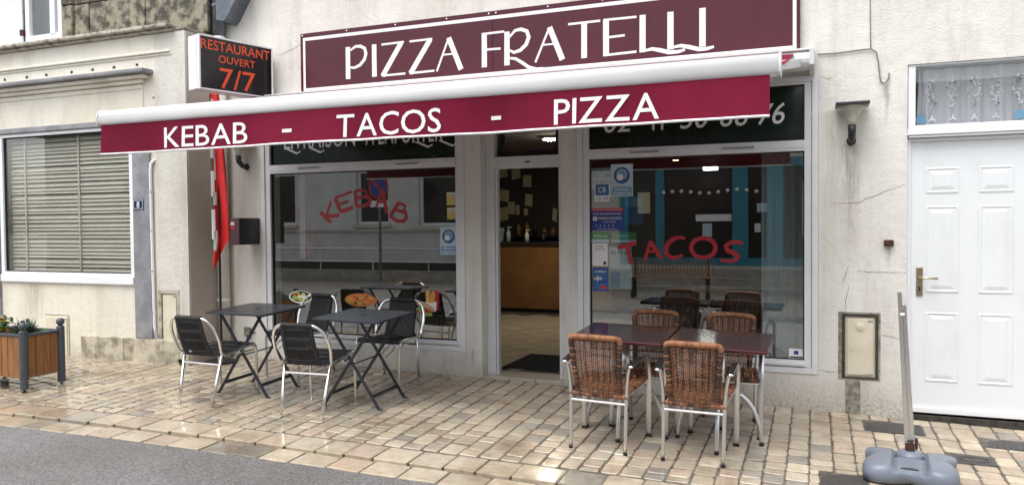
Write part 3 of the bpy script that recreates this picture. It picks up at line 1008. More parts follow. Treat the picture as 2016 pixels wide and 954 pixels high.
for x, z, r_ in ((-6.24, 2.80, .05), (-6.25, 3.06, .022), (-6.23, 2.62, .018), (-6.36, 2.88, .02)):
    mb = MB()
    mb.prism([(x + rnd.uniform(.5, 1.2) * r_ * math.cos(t), z + rnd.uniform(.5, 1.2) * r_ * math.sin(t)) for t in [q * math.pi / 5 for q in range(10)]], lambda a, b, t: (a, t, b), NY - .002, NY + .01)
    mb.build('chipped_patch', m_cement, nb)
MB().box(-13, -6.655, NY - .035, NY + .02, 2.612, 2.672).build('grey_lintel', m_slate, nb, bevel=.008)
for a, b in ((-6.652, -6.412), (-9.0, -8.735)):
    MB().box(a, b, NY - .03, NY + .02, .375, 2.668 if a > -7 else 2.61).build('grey_pilaster', m_slate, nb, bevel=.008)
mb = MB()
x = -13.
while x < -5.95:
    w_ = rnd.uniform(.35, .8)
    x2 = min(x + w_, -5.925)
    if x2 > -5.99: x2 = -5.925
    if not (x < -7.64 and x2 > -8.04):
        mb = MB()
        mb.box(x, x2 - .004, NY - rnd.uniform(.022, .034), NY + .01, -.05, .378 + rnd.uniform(-.01, .004))
        mb.build('plinth_stone', m_plinth, nb, bevel=.012)
    x = x2
# ground floor window with a blind
mb = MB()
ring(mb, -8.718, -6.662, .922, 2.608, .052, NY - .012, NY + .06, wb=.125, wt=.035)
mb.box(-8.715, -6.665, NY - .03, NY - .013, .935, 1.015)
nw = mb.build('window', m_pvc, nb, bevel=.004)
MB().box(-8.664, -6.716, NY + .02, NY + .028, 1.05, 2.57).build('glass_pane', glass_mat('blind_glass', .10, (.97, .97, .95)), nw)
gk = MB()
ring(gk, -8.6655, -6.7145, 1.0475, 2.5725, .012, NY + .01, NY + .05)
gk.build('gasket', m_gasket, nw)
sl = MB()
sl.v = [(-8.655, NY + .075, -.021), (-6.725, NY + .075, -.021), (-6.725, NY + .10, .022), (-8.655, NY + .10, .022), (-8.655, NY + .078, -.022), (-6.725, NY + .078, -.022), (-6.725, NY + .103, .021), (-8.655, NY + .103, .021)]
sl.f = [(0, 1, 2, 3), (7, 6, 5, 4), (0, 3, 7, 4), (1, 5, 6, 2), (3, 2, 6, 7), (0, 4, 5, 1)]
sl.m = [0] * 6
first = None
for i in range(33):
    z = 1.085 + i * .045
    if first is None:
        first = sl.build('blind_slat', m_blind, nw)
        o = first
    else:
        o = first.copy()
        COL.objects.link(o)
    o.location = (rnd.uniform(-.002, .002), 0, z)
    o.rotation_euler = (0, rnd.uniform(-.0012, .0012), 0)
for x in (-8.40, -7.55, -6.76):
    MB().box(x - .012, x + .012, NY + .066, NY + .070, 1.06, 2.56).build('blind_tape', m_blind, nw)
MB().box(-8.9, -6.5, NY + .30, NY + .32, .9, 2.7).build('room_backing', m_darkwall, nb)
# upper storey of old blocks
UY = -.13
mb = MB()
wall_holes(mb, -13, -5.985, 3.601, 7.2, [(-8.73, -8.11, 3.74, 5.0)], UY + .02, UY + .14)
mb.build('upper_wall', m_tar, nb)
for r_ in range(7):
    z0 = 3.602 + r_ * .5
    x = -13.
    edges = [-13, -12.2, -11.4, -10.6, -9.9, -9.2, -8.735, -8.11, -7.93, -7.70, -6.85, -5.975] if r_ % 2 == 0 else [-13, -12.5, -11.8, -11, -10.2, -9.5, -8.735, -8.11, -7.93, -7.35, -6.5, -5.975]
    for a, b in zip(edges, edges[1:]):
        if a == -8.735 and z0 < 4.9: continue
        mb = MB()
        d = rnd.uniform(0, .012) + (.03 if a == -8.11 else 0)
        mb.box(a + .005, b - .005, UY - d, UY + .05, z0 + .005, z0 + .495)
        mb.build('stone_block', m_oldstone, nb, bevel=.012)
# upper window and its shutter
mb = MB()
ring(mb, -8.728, -8.112, 3.742, 4.998, .07, UY - .02, UY + .06)
mb.box(-8.30, -8.22, UY - .03, UY + .03, 3.80, 4.93)
mb.box(-8.735, -8.10, UY - .04, UY + .02, 3.715, 3.7415)
uw = mb.build('upper_window', m_pvc, nb, bevel=.005)
MB().box(-8.66, -8.18, UY + .02, UY + .026, 3.81, 4.93).build('glass_pane', glass_mat('upper_glass', .06), uw)
MB().box(-8.7, -8.13, UY + .10, UY + .11, 3.75, 4.99).build('dark_room', m_dark, uw)
sh = MB()
sh.box(0, .33, -.018, .018, 0, 1.3)
so = sh.build('shutter', m_pvc, nb, bevel=.006)
so.location = (-8.745, UY - .03, 3.70)
so.rotation_euler = (0, 0, R(180 + 22))
for z in (.12, 1.1):
    h_ = MB().box(-.012, .03, -.024, .024, z, z + .07).build('hinge', m_rust, so)

# ================================================================ FITTINGS ON THE FACADES
# shop sign
sg = thing('sign_board', 'long glossy maroon shop sign with white border and tall white lettering', 'sign', (-2.48, -.03, 2.9))
def S(x, z): return None
off = Vector((-2.48, -.03, 2.9))
def sgn(d): return lambda x, z: (x - off.x, -.05 - d - off.y, z - off.z)
for a, b in ((-4.855, -2.737), (-2.734, -.106)):
    MB().box(a - off.x, b - off.x, -.02, .03, 2.84 - off.z, 3.485 - off.z).build('panel', m_maroon, sg, bevel=.002)
bd = MB()
fn = sgn(.0015)
for x0, x1, z0, z1 in ((-4.822, -.134, 3.408, 3.440), (-4.822, -.134, 2.905, 2.93), (-4.822, -4.795, 2.93, 3.408), (-.161, -.134, 2.93, 3.408)):
    bd.poly([fn(x0, z0), fn(x1, z0), fn(x1, z1), fn(x0, z1)])
bd.build('border', m_white, sg)
SIGN = {'P1': [(0.052, 0.052, [(-4.289, 3.301), (-4.29, 2.987)]), (0.02, 0.036, [(-4.26, 3.265), (-4.201, 3.298), (-4.143, 3.296), (-4.095, 3.27), (-4.081, 3.219), (-4.099, 3.162), (-4.152, 3.112), (-4.216, 3.091), (-4.263, 3.099)])], 'I1': [(0.052, 0.052, [(-3.988, 3.299), (-3.988, 2.986)])], 'Z1': [(0.02, 0.02, [(-3.905, 3.288), (-3.657, 3.292)]), (0.052, 0.052, [(-3.684, 3.29), (-3.896, 2.986)]), (0.02, 0.02, [(-3.907, 2.989), (-3.644, 2.99)])], 'Z2': [(0.02, 0.02, [(-3.596, 3.289), (-3.352, 3.291)]), (0.052, 0.052, [(-3.373, 3.289), (-3.589, 2.986)]), (0.02, 0.02, [(-3.6, 2.988), (-3.334, 2.991)])], 'A1': [(0.02, 0.02, [(-3.18, 3.284), (-3.308, 2.983)]), (0.052, 0.052, [(-3.18, 3.284), (-3.055, 2.98)]), (0.016, 0.016, [(-3.242, 3.13), (-3.131, 3.132)])], 'F': [(0.052, 0.052, [(-2.817, 3.293), (-2.819, 2.98)]), (0.02, 0.02, [(-2.84, 3.284), (-2.619, 3.286)]), (0.02, 0.02, [(-2.792, 3.139), (-2.656, 3.136)])], 'R': [(0.052, 0.052, [(-2.592, 3.282), (-2.595, 2.979)]), (0.02, 0.038, [(-2.569, 3.23), (-2.513, 3.284), (-2.456, 3.29), (-2.4, 3.267), (-2.382, 3.212), (-2.407, 3.15), (-2.464, 3.103), (-2.528, 3.089), (-2.57, 3.113)]), (0.02, 0.03, [(-2.57, 3.042), (-2.509, 3.031), (-2.446, 2.99), (-2.384, 2.944), (-2.309, 2.922), (-2.25, 2.925)])], 'A2': [(0.02, 0.02, [(-2.186, 3.28), (-2.321, 2.982)]), (0.052, 0.052, [(-2.186, 3.28), (-2.067, 2.984)]), (0.016, 0.016, [(-2.248, 3.13), (-2.141, 3.13)])], 'T': [(0.02, 0.02, [(-2.013, 3.288), (-1.723, 3.289)]), (0.052, 0.052, [(-1.867, 3.29), (-1.869, 2.981)])], 'E': [(0.052, 0.052, [(-1.672, 3.295), (-1.673, 2.983)]), (0.02, 0.02, [(-1.694, 3.291), (-1.406, 3.288)]), (0.02, 0.02, [(-1.648, 3.139), (-1.508, 3.143)]), (0.02, 0.02, [(-1.695, 2.989), (-1.407, 2.995)])], 'L1': [(0.052, 0.052, [(-1.354, 3.299), (-1.356, 2.985)]), (0.02, 0.035, [(-1.337, 2.997), (-1.275, 3.006), (-1.209, 2.989), (-1.133, 2.965), (-1.057, 2.963), (-1.001, 2.975)])], 'L2': [(0.052, 0.052, [(-1.12, 3.299), (-1.121, 2.988)]), (0.02, 0.035, [(-1.1, 3.004), (-1.035, 3.011), (-0.96, 2.991), (-0.886, 2.967), (-0.822, 2.967), (-0.767, 2.978)])], 'I2': [(0.052, 0.052, [(-0.858, 3.302), (-0.859, 2.987)])]}
for ch, strokes in SIGN.items():
    mb = MB()
    for i, (w0, w1, pts) in enumerate(strokes):
        stroke(mb, pts, w0, w1, sgn(.0015 + .0005 * i))
    mb.build('letter', m_white, sg)
for x in (-4.83, -4.3, -3.75, -3.2, -2.77, -2.70, -2.2, -1.7, -1.2, -.7):
    MB().lathe([(.008, 0), (.008, .003), (.005, .005)], 8).build('screw', m_alu, sg)
    o = sg.children[-1]
    o.rotation_euler = (R(90), 0, 0)
    o.location = (x - off.x, -.0205, 3.462 - off.z)

# awning
aw = thing('awning', 'burgundy retractable awning with white front bar and white lettering on its valance', 'awning', (-2.65, 0, 2.7))
oa = Vector((-2.65, 0, 2.7))
def A(x, y, z): return (x - oa.x, y - oa.y, z - oa.z)
mb = MB()
mb.tube([A(-5.30, -.13, 2.79), A(-.02, -.13, 2.79)], .078, 16)
mb.box(-5.30 - oa.x, -.02 - oa.x, -.20, -.002, 2.855 - oa.z, 2.872 - oa.z)
mb.build('cassette', m_awnwhite, aw, smooth=False, bevel=.004)
for x in (-5.30, -.02):
    mb = MB()
    mb.prism([(-.002, 2.70), (-.10, 2.69), (-.22, 2.74), (-.225, 2.87), (-.15, 2.895), (-.002, 2.895)], lambda a, b, t: A(x + t, a, b), -.018, .018)
    mb.build('end_plate', m_awnwhite, aw, bevel=.004)
FY, XL, XR, FZ2 = -1.88, -5.43, -.19, 2.435
prof = [(.055, -.058)] + [(.068 * math.cos(t) - .004, .066 * math.sin(t)) for t in [math.pi * q / 14 for q in range(15)]] + [(-.073, -.02), (-.070, -.045), (-.060, -.060)]
mb = MB()
n = len(prof)
vs = [A(x, FY + py, FZ2 + pz) for x in (XL, XR) for py, pz in prof]
fs = [(i, (i + 1) % n, n + (i + 1) % n, n + i) for i in range(n)]
fs += [tuple(range(n - 1, -1, -1)), tuple(range(n, 2 * n))]
mb.add(vs, fs)
fb_ = mb.build('front_bar', m_awnwhite, aw, smooth=True)
for pz in fb_.data.polygons[-2:]: pz.use_smooth = False
for x in (XL - .008, XR + .008):
    mb = MB()
    mb.prism([(py * 1.08, pz * 1.08) for py, pz in prof], lambda a, b, t: A(x + t, FY + a, FZ2 + b), -.007, .007)
    mb.build('end_cap', m_awnwhite, aw, bevel=.004)
mb = MB()                                               # canvas between cassette and bar, slightly sagging
vs, fs = [], []
NXc, NYc = 24, 10
for i in range(NXc + 1):
    x = XL + .06 + (XR - XL - .12) * i / NXc
    for j in range(NYc + 1):
        t = j / NYc
        xx = x + (.10 * (1 - t) if x > -2.8 else .05 * (1 - t))
        vs.append(A(xx, -.20 + (FY + .05 + .20) * t, 2.835 + (FZ2 + .03 - 2.835) * t - .05 * math.sin(math.pi * t) * (1 + .1 * math.sin(i * 1.3))))
for i in range(NXc):
    for j in range(NYc):
        a = i * (NYc + 1) + j
        fs.append((a, a + NYc + 1, a + NYc + 2, a + 1))
mb.add(vs, fs)
mb.build('canvas', m_valance, aw, smooth=True)
def VY(x, z):                                           # the valance hangs in slight waves
    k = (2.385 - z) / .24
    return FY - .058 + k * (.018 * math.sin(x * 2.3) + .011 * math.sin(x * 6.1 + 1) + .006 * math.sin(x * 13 + 2)) - .012 * k * k
mb = MB()
vs, fs = [], []
NV = 140
VX0, VX1 = -5.41, -.235
for i in range(NV + 1):
    x = VX0 + (VX1 - VX0) * i / NV
    for j in range(7):
        z = 2.392 - .252 * j / 6
        vs.append(A(x, VY(x, z), z))
for i in range(NV):
    for j in range(6):
        a = i * 7 + j
        fs.append((a, a + 1, a + 8, a + 7))
mb.add(vs, fs)
vl = mb.build('valance', m_valance, aw, smooth=True)
for x in (-4.22, -2.98, -1.72, -.62):                        # seams where the canvas widths meet
    mb = MB()
    for q in range(6):
        z1, z0 = 2.392 - .252 * q / 6, 2.392 - .252 * (q + 1) / 6
        mb.poly([A(x, VY(x, z0) - .0016, z0), A(x + .014, VY(x + .014, z0) - .0016, z0), A(x + .014, VY(x + .014, z1) - .0016, z1), A(x, VY(x, z1) - .0016, z1)])
    mb.build('seam', m_valance, vl)
mb = MB()
path = [A(VX0 + (VX1 - VX0) * i / NV, VY(VX0 + (VX1 - VX0) * i / NV, 2.14), 2.139) for i in range(NV + 1)]
mb.tube(path, .008, 6)
mb.build('hem', m_white, vl, smooth=True)
fnv = lambda x, z: A(x, VY(x, z) - .003, z)
for word, x0, x1 in (('KEBAB', -4.735, -3.92), ('TACOS', -3.13, -2.312), ('PIZZA', -1.518, -.858)):
    x = x0
    # letters one by one so each is a sub-part
    wsum = []
    for chh in word:
        v_, _ = text_geo(chh)
        wsum.append(max(p[0] for p in v_) - min(p[0] for p in v_))
    gap = .07
    k = (x1 - x0) / (sum(wsum) + gap * 4)
    for chh, w_ in zip(word, wsum):
        mb = MB()
        add_text(mb, chh, fnv, x, x + w_ * k, 2.163, 2.320)
        mb.build('letter', m_white, vl)
        x += (w_ + gap) * k
for x0, x1 in ((-3.585, -3.505), (-1.955, -1.885)):
    mb = MB()
    mb.poly([fnv(x0, 2.219), fnv(x1, 2.219), fnv(x1, 2.244), fnv(x0, 2.244)])
    mb.build('dash', m_white, vl)
for s0, el, e1 in (((-.12, -.2, 2.76), (-.33, -1.05, 2.585), (-.36, FY + .05, FZ2 - .01)), ((-5.2, -.2, 2.76), (-5.0, -1.05, 2.585), (-5.0, FY + .05, FZ2 - .01))):
    mb = MB()
    mb.bar(A(*s0), A(*el), .045, .07)
    mb.bar(A(el[0], el[1], el[2] - .002), A(*e1), .04, .06)
    mb.build('folding_arm', m_awnwhite, aw, bevel=.006)

# projecting sign box
P0, P1 = Vector((-5.172, -.10, 0)), Vector((-5.395, -.87, 0))
dl_ = (P1 - P0)
Ls = dl_.length
ang = math.atan2(dl_.y, dl_.x)
px = thing('sign_box', 'projecting sign box with black face and orange lettering beside the downpipe', 'sign', (P0.x, P0.y, 2.845), ang)
H_ = .512
mb = MB()
mb.box(0, Ls, -.19, -.002, 0, H_)
mb.build('housing', m_pvc, px, bevel=.004)
mb = MB()
ring(mb, -.004, Ls + .004, -.004, H_ + .004, .016, -.004, .010)
mb.build('face_frame', m_pvc, px, bevel=.002)
MB().box(.010, Ls - .010, -.003, .004, .010, H_ - .010).build('black_face', m_black, px)
MB().box(Ls, Ls + .006, -.155, -.035, .004, H_ - .004).build('end_rib', m_pvc, px)
for y in (-.178, -.014):
    for z in (.03, .18, .33, .48):
        MB().box(Ls + .0002, Ls + .004, y - .004, y + .004, z - .004, z + .004).build('rivet', m_alu, px)
fpx = lambda x, z: (Ls - x, .0055, z)
for wd_, a, b, c, d in (('RESTAURANT', .018, Ls - .03, .385, .475), ('OUVERT', .20, .60, .275, .345), ('7/7', .21, .60, .035, .225)):
    mb = MB()
    add_text(mb, wd_, fpx, a, b, c, d)
    mb.build('lettering', m_orange, px)
mb = MB()
mb.bar((-.14, -.1, .1), (.0, -.1, .1), .03, .03)
mb.bar((-.14, -.1, .4), (.0, -.1, .4), .03, .03)
mb.build('bracket', m_alu, px)

# downpipe in the corner
dp = thing('downpipe', 'zinc and cream downpipe in the corner between the two buildings', 'downpipe', (-5.865, -.085, 0))
MB().tube([(0, 0, 3.55), (0, 0, 7.0)], .062, 14).build('zinc_pipe', m_zinc, dp, smooth=True)
MB().tube([(0, 0, 3.35), (0, 0, 3.549)], .06, 14).build('white_sleeve', m_pvc, dp, smooth=True)
MB().tube([(0, 0, .12), (0, 0, 3.349)], .06, 14).build('painted_pipe', m_wall, dp, smooth=True)
for z in (3.86, 1.65, .75):
    MB().tube([(0, 0, z), (0, 0, z + .025)], .07, 14).build('pipe_clip', m_zinc if z > 3 else m_wall, dp)
gb = MB()
gb.prism([(-5.80, 3.69), (-5.70, 3.665), (-5.66, 3.70), (-5.48, 3.96), (-5.36, 4.3), (-5.36, 4.6), (-5.80, 4.6)], lambda a, b, t: (a, t, b), -.20, -.001)
gb.box(-5.82, -5.40, -.24, -.20, 4.2, 4.6)
tag(gb.build('gutter_cheek', m_zinc, bevel=.004), 'dark zinc sheet cheek beside the top of the downpipe', 'gutter')

# feather flag
ff = thing('feather_flag', 'tall red feather flag with white letters on a black pole in the corner', 'flag', (-5.715, -.30, g(-5.715, -.3)))
MB().tube([(0, 0, .0), (0, .0, 1.2), (.0, .0, 2.82)], [.014, .012, .007], 8).build('pole', m_pole, ff)
MB().lathe([(.16, 0), (.16, .02), (.03, .05), (.02, .12)], 18).build('ground_plate', m_pole, ff)
mb = MB()
nz = 40
vs, fs = [], []
cw = 9
for i in range(nz + 1):
    t = i / nz
    z = 1.06 + 1.74 * t
    wd_ = .165 * min(1, t * 6 + .25) * (1 - .45 * t * t)
    for j in range(cw + 1):
        u = j / cw
        s0 = -.05 + wd_ * u
        fo = .03 * math.sin(u * 7 + t * 3) * (.4 + .6 * u) + .012 * math.sin(t * 11 + u * 4)
        vs.append((.72 * s0 + .69 * fo, .69 * s0 - .72 * fo - .03, z - .09 * math.sin(u * 3.1) * max(0, 1 - t * 6)))
for i in range(nz):
    for j in range(cw):
        a = i * (cw + 1) + j
        fs.append((a, a + 1, a + cw + 2, a + cw + 1))
mb.add(vs, fs)
mb.m = [1 if (k % cw) == 0 else 0 for k in range(len(fs))]
cloth = mb.build('cloth', [m_flagred, m_flaggreen], ff, smooth=True)
sd = cloth.modifiers.new('thick', 'SOLIDIFY')
sd.thickness = .002
for i0, i1, j0, j1 in ((3, 7, 1, 3), (5, 12, 0, 2), (13, 16, 1, 3), (15, 21, 0, 2), (19, 26, 2, 3), (24, 27, 0, 3), (30, 34, 0, 2), (33, 38, 1, 3)):
    mb = MB()
    vv, ff_ = [], []
    for i in range(i0, i1 + 1):
        for j in range(j0, j1 + 1):
            p = vs[i * (cw + 1) + j]
            vv.append((p[0] + .004, p[1] - .005, p[2]))
    w2 = j1 - j0 + 1
    for i in range(i1 - i0):
        for j in range(j1 - j0):
            a = i * w2 + j
            ff_.append((a, a + 1, a + w2 + 1, a + w2))
    mb.add(vv, ff_)
    mb.build('letter', m_white, cloth, smooth=True)

# letterbox
lb_ = thing('letterbox', 'dark grey letterbox fixed to the wall behind the red flag', 'letterbox', (-5.505, -.005, 1.352))
MB().box(-.06, .06, -.30, 0, 0, .275).build('body', m_boxgrey, lb_, bevel=.005)
MB().box(-.056, .056, -.306, -.3005, .004, .271).build('front_plate', m_boxred, lb_, bevel=.002)
MB().box(-.05, .0, -.309, -.3065, .20, .235).build('name_label', m_pinktape, lb_)
MB().box(-.05, .0, -.309, -.3065, .16, .185).build('name_label', m_bred, lb_)

# wall lamps
def wall_lamp(x, z, lb, y0=0):
    t = thing('wall_lamp', lb, 'lamp', (x, y0, z))
    MB().lathe([(.035, 0), (.035, .012), (.022, .02)], 14).build('wall_rose', m_boxgrey, t)
    t.children[-1].rotation_euler = (R(90), 0, 0)
    MB().tube([(0, 0, 0), (0, -.07, .005), (0, -.125, .05), (0, -.13, .11)], [.024, .026, .028, .03], 10).build('arm', m_boxgrey, t, smooth=True)
    prof = [(.03, .11), (.034, .15), (.06, .20), (.095, .235), (.112, .25)]
    MB().lathe(prof, 18, (0, -.13, 0)).build('glass_bell', m_frost, t, smooth=True)
    MB().lathe([(.015, .112), (.025, .14), (.02, .2), (.004, .205)], 10, (0, -.13, 0)).build('bulb', m_white, t, smooth=True)
    MB().box(-.118, .118, -.25, -.012, .2505, .272).build('solar_cap', m_boxgrey, t, bevel=.004)
wall_lamp(.265, 2.165, 'solar wall lamp with flared glass between shop window and white door')
wall_lamp(-5.60, 2.17, 'dark wall lamp above the letterbox, its top hidden by the awning')

# house number
hn = thing('house_number', 'small blue enamel house number plate on the grey stone pilaster', 'sign', (-6.565, NY - .031, 1.778))
MB().box(-.07, .07, -.008, 0, -.05, .05).build('plate', m_enamel, hn, bevel=.003)
mb = MB()
ring(mb, -.064, .064, -.044, .044, .004, -.0088, -.0082)
add_text(mb, '8', lambda x, z: (x, -.0087, z), -.019, .019, -.03, .03)
mb.build('numeral', m_white, hn)

# thin conduit by the pilaster
cd = thing('conduit', 'thin white conduit running down beside the grey stone pilaster', 'pipe', (-6.39, NY - .024, .30))
MB().tube([(.03, .02, 1.94), (.0, .0, 1.90), (-.01, 0, 1.80), (-.004, 0, .9), (.006, 0, .2), (.02, .012, .06)], .016, 10).build('pipe', m_pvc, cd, smooth=True)
for z in (.35, .78, 1.2, 1.6):
    MB().tube([(-.004, 0, z), (-.004, 0, z + .014)], .019, 10).build('clip', m_alu, cd)

# meter boxes and hatch
def meter_box(x0, x1, z0, z1, y, lb, knob, rim=True):
    t = thing('meter_box', lb, 'meter box', ((x0 + x1) / 2, y, z0))
    hx, h = (x1 - x0) / 2, z1 - z0
    MB().box(-hx, hx, -.002, .05, 0, h).build('frame', m_ivory, t, bevel=.004)
    d = MB().box(-hx + .014, hx - .014, -.014, -.003, .014, h - .014).build('door', m_ivory, t, bevel=.004)
    MB().box(-hx + .03, -hx + .05, -.018, -.0145, h * .44, h * .54).build('latch', m_ivory, d, bevel=.002)
    for z in (.02, h - .034):
        MB().box(hx - .05, hx - .016, -.017, -.0142, z, z + .012).build('hinge', m_alu, d)
    if knob:
        MB().lathe([(.034, 0), (.034, .005), (.022, .007), (.018, .012)], 18).build('round_boss', m_ivory, d)
        o = d.children[-1]
        o.rotation_euler = (R(90), 0, 0)
        o.location = (0, -.0142, h * .84)
    return t
mt = meter_box(.226, .437, .330, .796, .010, 'ivory meter box set in rough cement beside the white panel door', True)
mb = MB()
wall_holes(mb, .174, .475, .304, .834, [(.224, .439, .328, .798)], -.003, .03)
mb.build('cement_surround', m_cement, rb)
mb = MB()
wall_holes(mb, .20, .46, .312, .82, [(.222, .441, .326, .800)], -.0045, .02)
mb.build('cement_edge', m_tar, rb)
mb = MB().box(.226, .334, -.004, .02, -.02, .303)
mb.build('cement_chase', m_cement, rb)
MB().box(.20, .455, .055, .10, .318, .815).build('niche_back', m_tar, rb)
meter_box(-6.305, -6.098, .31, .853, NY + .012, 'ivory meter box in the old pier beside the thin conduit', False)
MB()
mb = MB()
wall_holes(mb, -6.345, -6.062, .265, .892, [(-6.307, -6.096, .308, .855)], NY - .008, NY + .03)
mb.build('cement_surround', m_ledge, nb)
hb = meter_box(-8.02, -7.665, .10, .565, NY - .006, 'low pale hatch in the wall foot behind the wooden planter', False)

# cable, bracket
cb = MB()
cb.tube([(.02, -.012, 2.853), (.15, -.012, 2.850), (.278, -.012, 2.857), (.40, -.014, 2.861), (.438, -.014, 2.835), (.452, -.014, 2.76), (.463, -.014, 2.65), (.470, -.016, 2.605), (.487, -.018, 2.588), (.51, -.018, 2.60), (.524, -.014, 2.63), (.527, -.004, 2.67)], .0055, 8)
cb.tube([(.40, -.012, 2.868), (.397, -.012, 3.0), (.392, -.012, 3.4), (.391, -.012, 5.0)], .0035, 6)
tag(cb.build('wall_cable', m_cable, smooth=True), 'thin cable clipped to the render, ending in a hook above the solar lamp', 'cable')
br = MB()
br.box(.496, .562, -.03, 0, 1.35, 1.396)
br.box(.505, .53, -.034, -.0302, 1.36, 1.386)
tag(br.build('rusty_bracket', m_rust, bevel=.004), 'small rusty iron stub in the render beside the white panel door', 'bracket')
sb = thing('wall_socket', 'small cable outlet on the wall under the shop window behind the tables', 'socket', (-5.62, 0, .42))
MB().box(-.04, .04, -.03, 0, -.05, .05).build('box', m_cement, sb, bevel=.006)
MB().tube([(0, -.03, -.03), (.03, -.05, -.06), (.06, -.03, -.03), (.10, -.008, .0)], .006, 6).build('lead', m_gasket, sb)

# ---------------------------------------------------------------- red words and stickers on the glass
KEBAB = {'K': [(0.03, 0.03, [(-4.713, 1.678), (-4.587, 1.572)]), (0.020999999999999998, 0.020999999999999998, [(-4.581, 1.787), (-4.643, 1.629)]), (0.03, 0.03, [(-4.633, 1.635), (-4.486, 1.644)])], 'E': [(0.03, 0.03, [(-4.532, 1.818), (-4.465, 1.681)]), (0.020999999999999998, 0.020999999999999998, [(-4.532, 1.823), (-4.33, 1.881)]), (0.020999999999999998, 0.020999999999999998, [(-4.497, 1.748), (-4.374, 1.787)]), (0.03, 0.03, [(-4.47, 1.681), (-4.317, 1.722)])], 'B': [(0.03, 0.03, [(-4.292, 1.888), (-4.277, 1.734)]), (0.020999999999999998, 0.020999999999999998, [(-4.297, 1.882), (-4.222, 1.897), (-4.16, 1.881), (-4.16, 1.839), (-4.275, 1.815)]), (0.024, 0.03, [(-4.275, 1.815), (-4.161, 1.83), (-4.112, 1.804), (-4.125, 1.757), (-4.199, 1.733), (-4.282, 1.73)])], 'A': [(0.020999999999999998, 0.020999999999999998, [(-3.973, 1.898), (-4.049, 1.718)]), (0.03, 0.03, [(-3.973, 1.898), (-3.928, 1.659)]), (0.018, 0.018, [(-4.024, 1.772), (-3.946, 1.767)])], 'B2': [(0.03, 0.03, [(-3.787, 1.764), (-3.894, 1.627)]), (0.020999999999999998, 0.020999999999999998, [(-3.792, 1.76), (-3.721, 1.729), (-3.731, 1.688), (-3.774, 1.676), (-3.84, 1.693)]), (0.024, 0.03, [(-3.797, 1.68), (-3.714, 1.662), (-3.708, 1.614), (-3.739, 1.579), (-3.811, 1.58), (-3.89, 1.627)])]}
TACOS = {'T': [(0.03, 0.03, [(-1.605, 1.326), (-1.439, 1.372)]), (0.03, 0.024, [(-1.522, 1.348), (-1.483, 1.185)])], 'A': [(0.020999999999999998, 0.020999999999999998, [(-1.315, 1.387), (-1.367, 1.212)]), (0.03, 0.03, [(-1.32, 1.387), (-1.219, 1.235)]), (0.018, 0.018, [(-1.348, 1.291), (-1.256, 1.302)])], 'C': [(0.018, 0.03, [(-1.019, 1.403), (-1.052, 1.418), (-1.11, 1.41), (-1.162, 1.37), (-1.185, 1.317), (-1.173, 1.269), (-1.135, 1.244), (-1.079, 1.249), (-1.04, 1.27)])], 'O': [(0.027, 0.027, [(-0.814, 1.26), (-0.846, 1.249), (-0.881, 1.247), (-0.915, 1.255), (-0.943, 1.272), (-0.962, 1.297), (-0.97, 1.325), (-0.965, 1.353), (-0.949, 1.379), (-0.923, 1.398), (-0.89, 1.41), (-0.855, 1.411), (-0.822, 1.402), (-0.794, 1.385), (-0.776, 1.361), (-0.768, 1.333), (-0.773, 1.305), (-0.789, 1.279), (-0.814, 1.26)])], 'S': [(0.018, 0.03, [(-0.549, 1.363), (-0.586, 1.379), (-0.645, 1.375), (-0.685, 1.346), (-0.673, 1.309), (-0.616, 1.285), (-0.586, 1.257), (-0.606, 1.228), (-0.661, 1.218), (-0.73, 1.227)])]}
for nm, words, lb in (('window_lettering', KEBAB, 'red arched hand-cut word on the window above the food pictures'), ('window_lettering', TACOS, 'red hand-cut word on the window behind the cane chairs')):
    t = thing(nm, lb, 'lettering', (0, .0445, 0))
    for ch, strokes in words.items():
        mb = MB()
        for i, (w0, w1, pts) in enumerate(strokes):
            stroke(mb, pts, w0 * 1.25, w1 * 1.35, front(-.0003 * (i + 1)))
        mb.build('letter', m_red, t)
def sticker(x0, x1, z0, z1, m, lb, layers=(), texts=(), discs=(), y=.0450):
    t = thing('window_sticker', lb, 'sticker', ((x0 + x1) / 2, y, (z0 + z1) / 2))
    cx_, cz_ = (x0 + x1) / 2, (z0 + z1) / 2
    w, h = (x1 - x0) / 2, (z1 - z0) / 2
    MB().box(-w, w, -.0008, .0004, -h, h).build('sheet', m, t)
    k = 1
    for a, b, c, d, mm in layers:                        # in fractions of the sheet
        yy = -.0008 - .0003 * k
        MB().poly([(-w + 2 * w * a, yy, -h + 2 * h * c), (-w + 2 * w * b, yy, -h + 2 * h * c), (-w + 2 * w * b, yy, -h + 2 * h * d), (-w + 2 * w * a, yy, -h + 2 * h * d)]).build('print_block', mm, t)
        k += 1
    for a, c, r_, mm in discs:
        yy = -.0008 - .0003 * k
        MB().poly([(-w + 2 * w * a + r_ * w * math.cos(q * math.pi / 12), yy, -h + 2 * h * c + r_ * w * math.sin(q * math.pi / 12)) for q in range(24)]).build('print_disc', mm, t)
        k += 1
    for s, a, b, c, d, mm, mir in texts:
        yy = -.0008 - .0003 * k
        mb = MB()
        add_text(mb, s, lambda x, z: (x, yy, z), -w + 2 * w * a, -w + 2 * w * b, -h + 2 * h * c, -h + 2 * h * d, mirror=mir)
        mb.build('lettering', mm, t)
        k += 1
F_ = False
def mask_sticker(x0, x1, z0, z1, lb):
    sticker(x0, x1, z0, z1, m_paleblue, lb, [(.05, .95, .04, .30, m_lblue)],
            [('Masque', .2, .8, .19, .27, m_white, F_), ('obligatoire', .1, .9, .07, .15, m_white, F_)],
            [(.5, .65, .82, m_white), (.5, .65, .76, m_blue), (.5, .68, .46, m_white), (.5, .68, .42, m_lblue), (.42, .60, .30, m_white)])
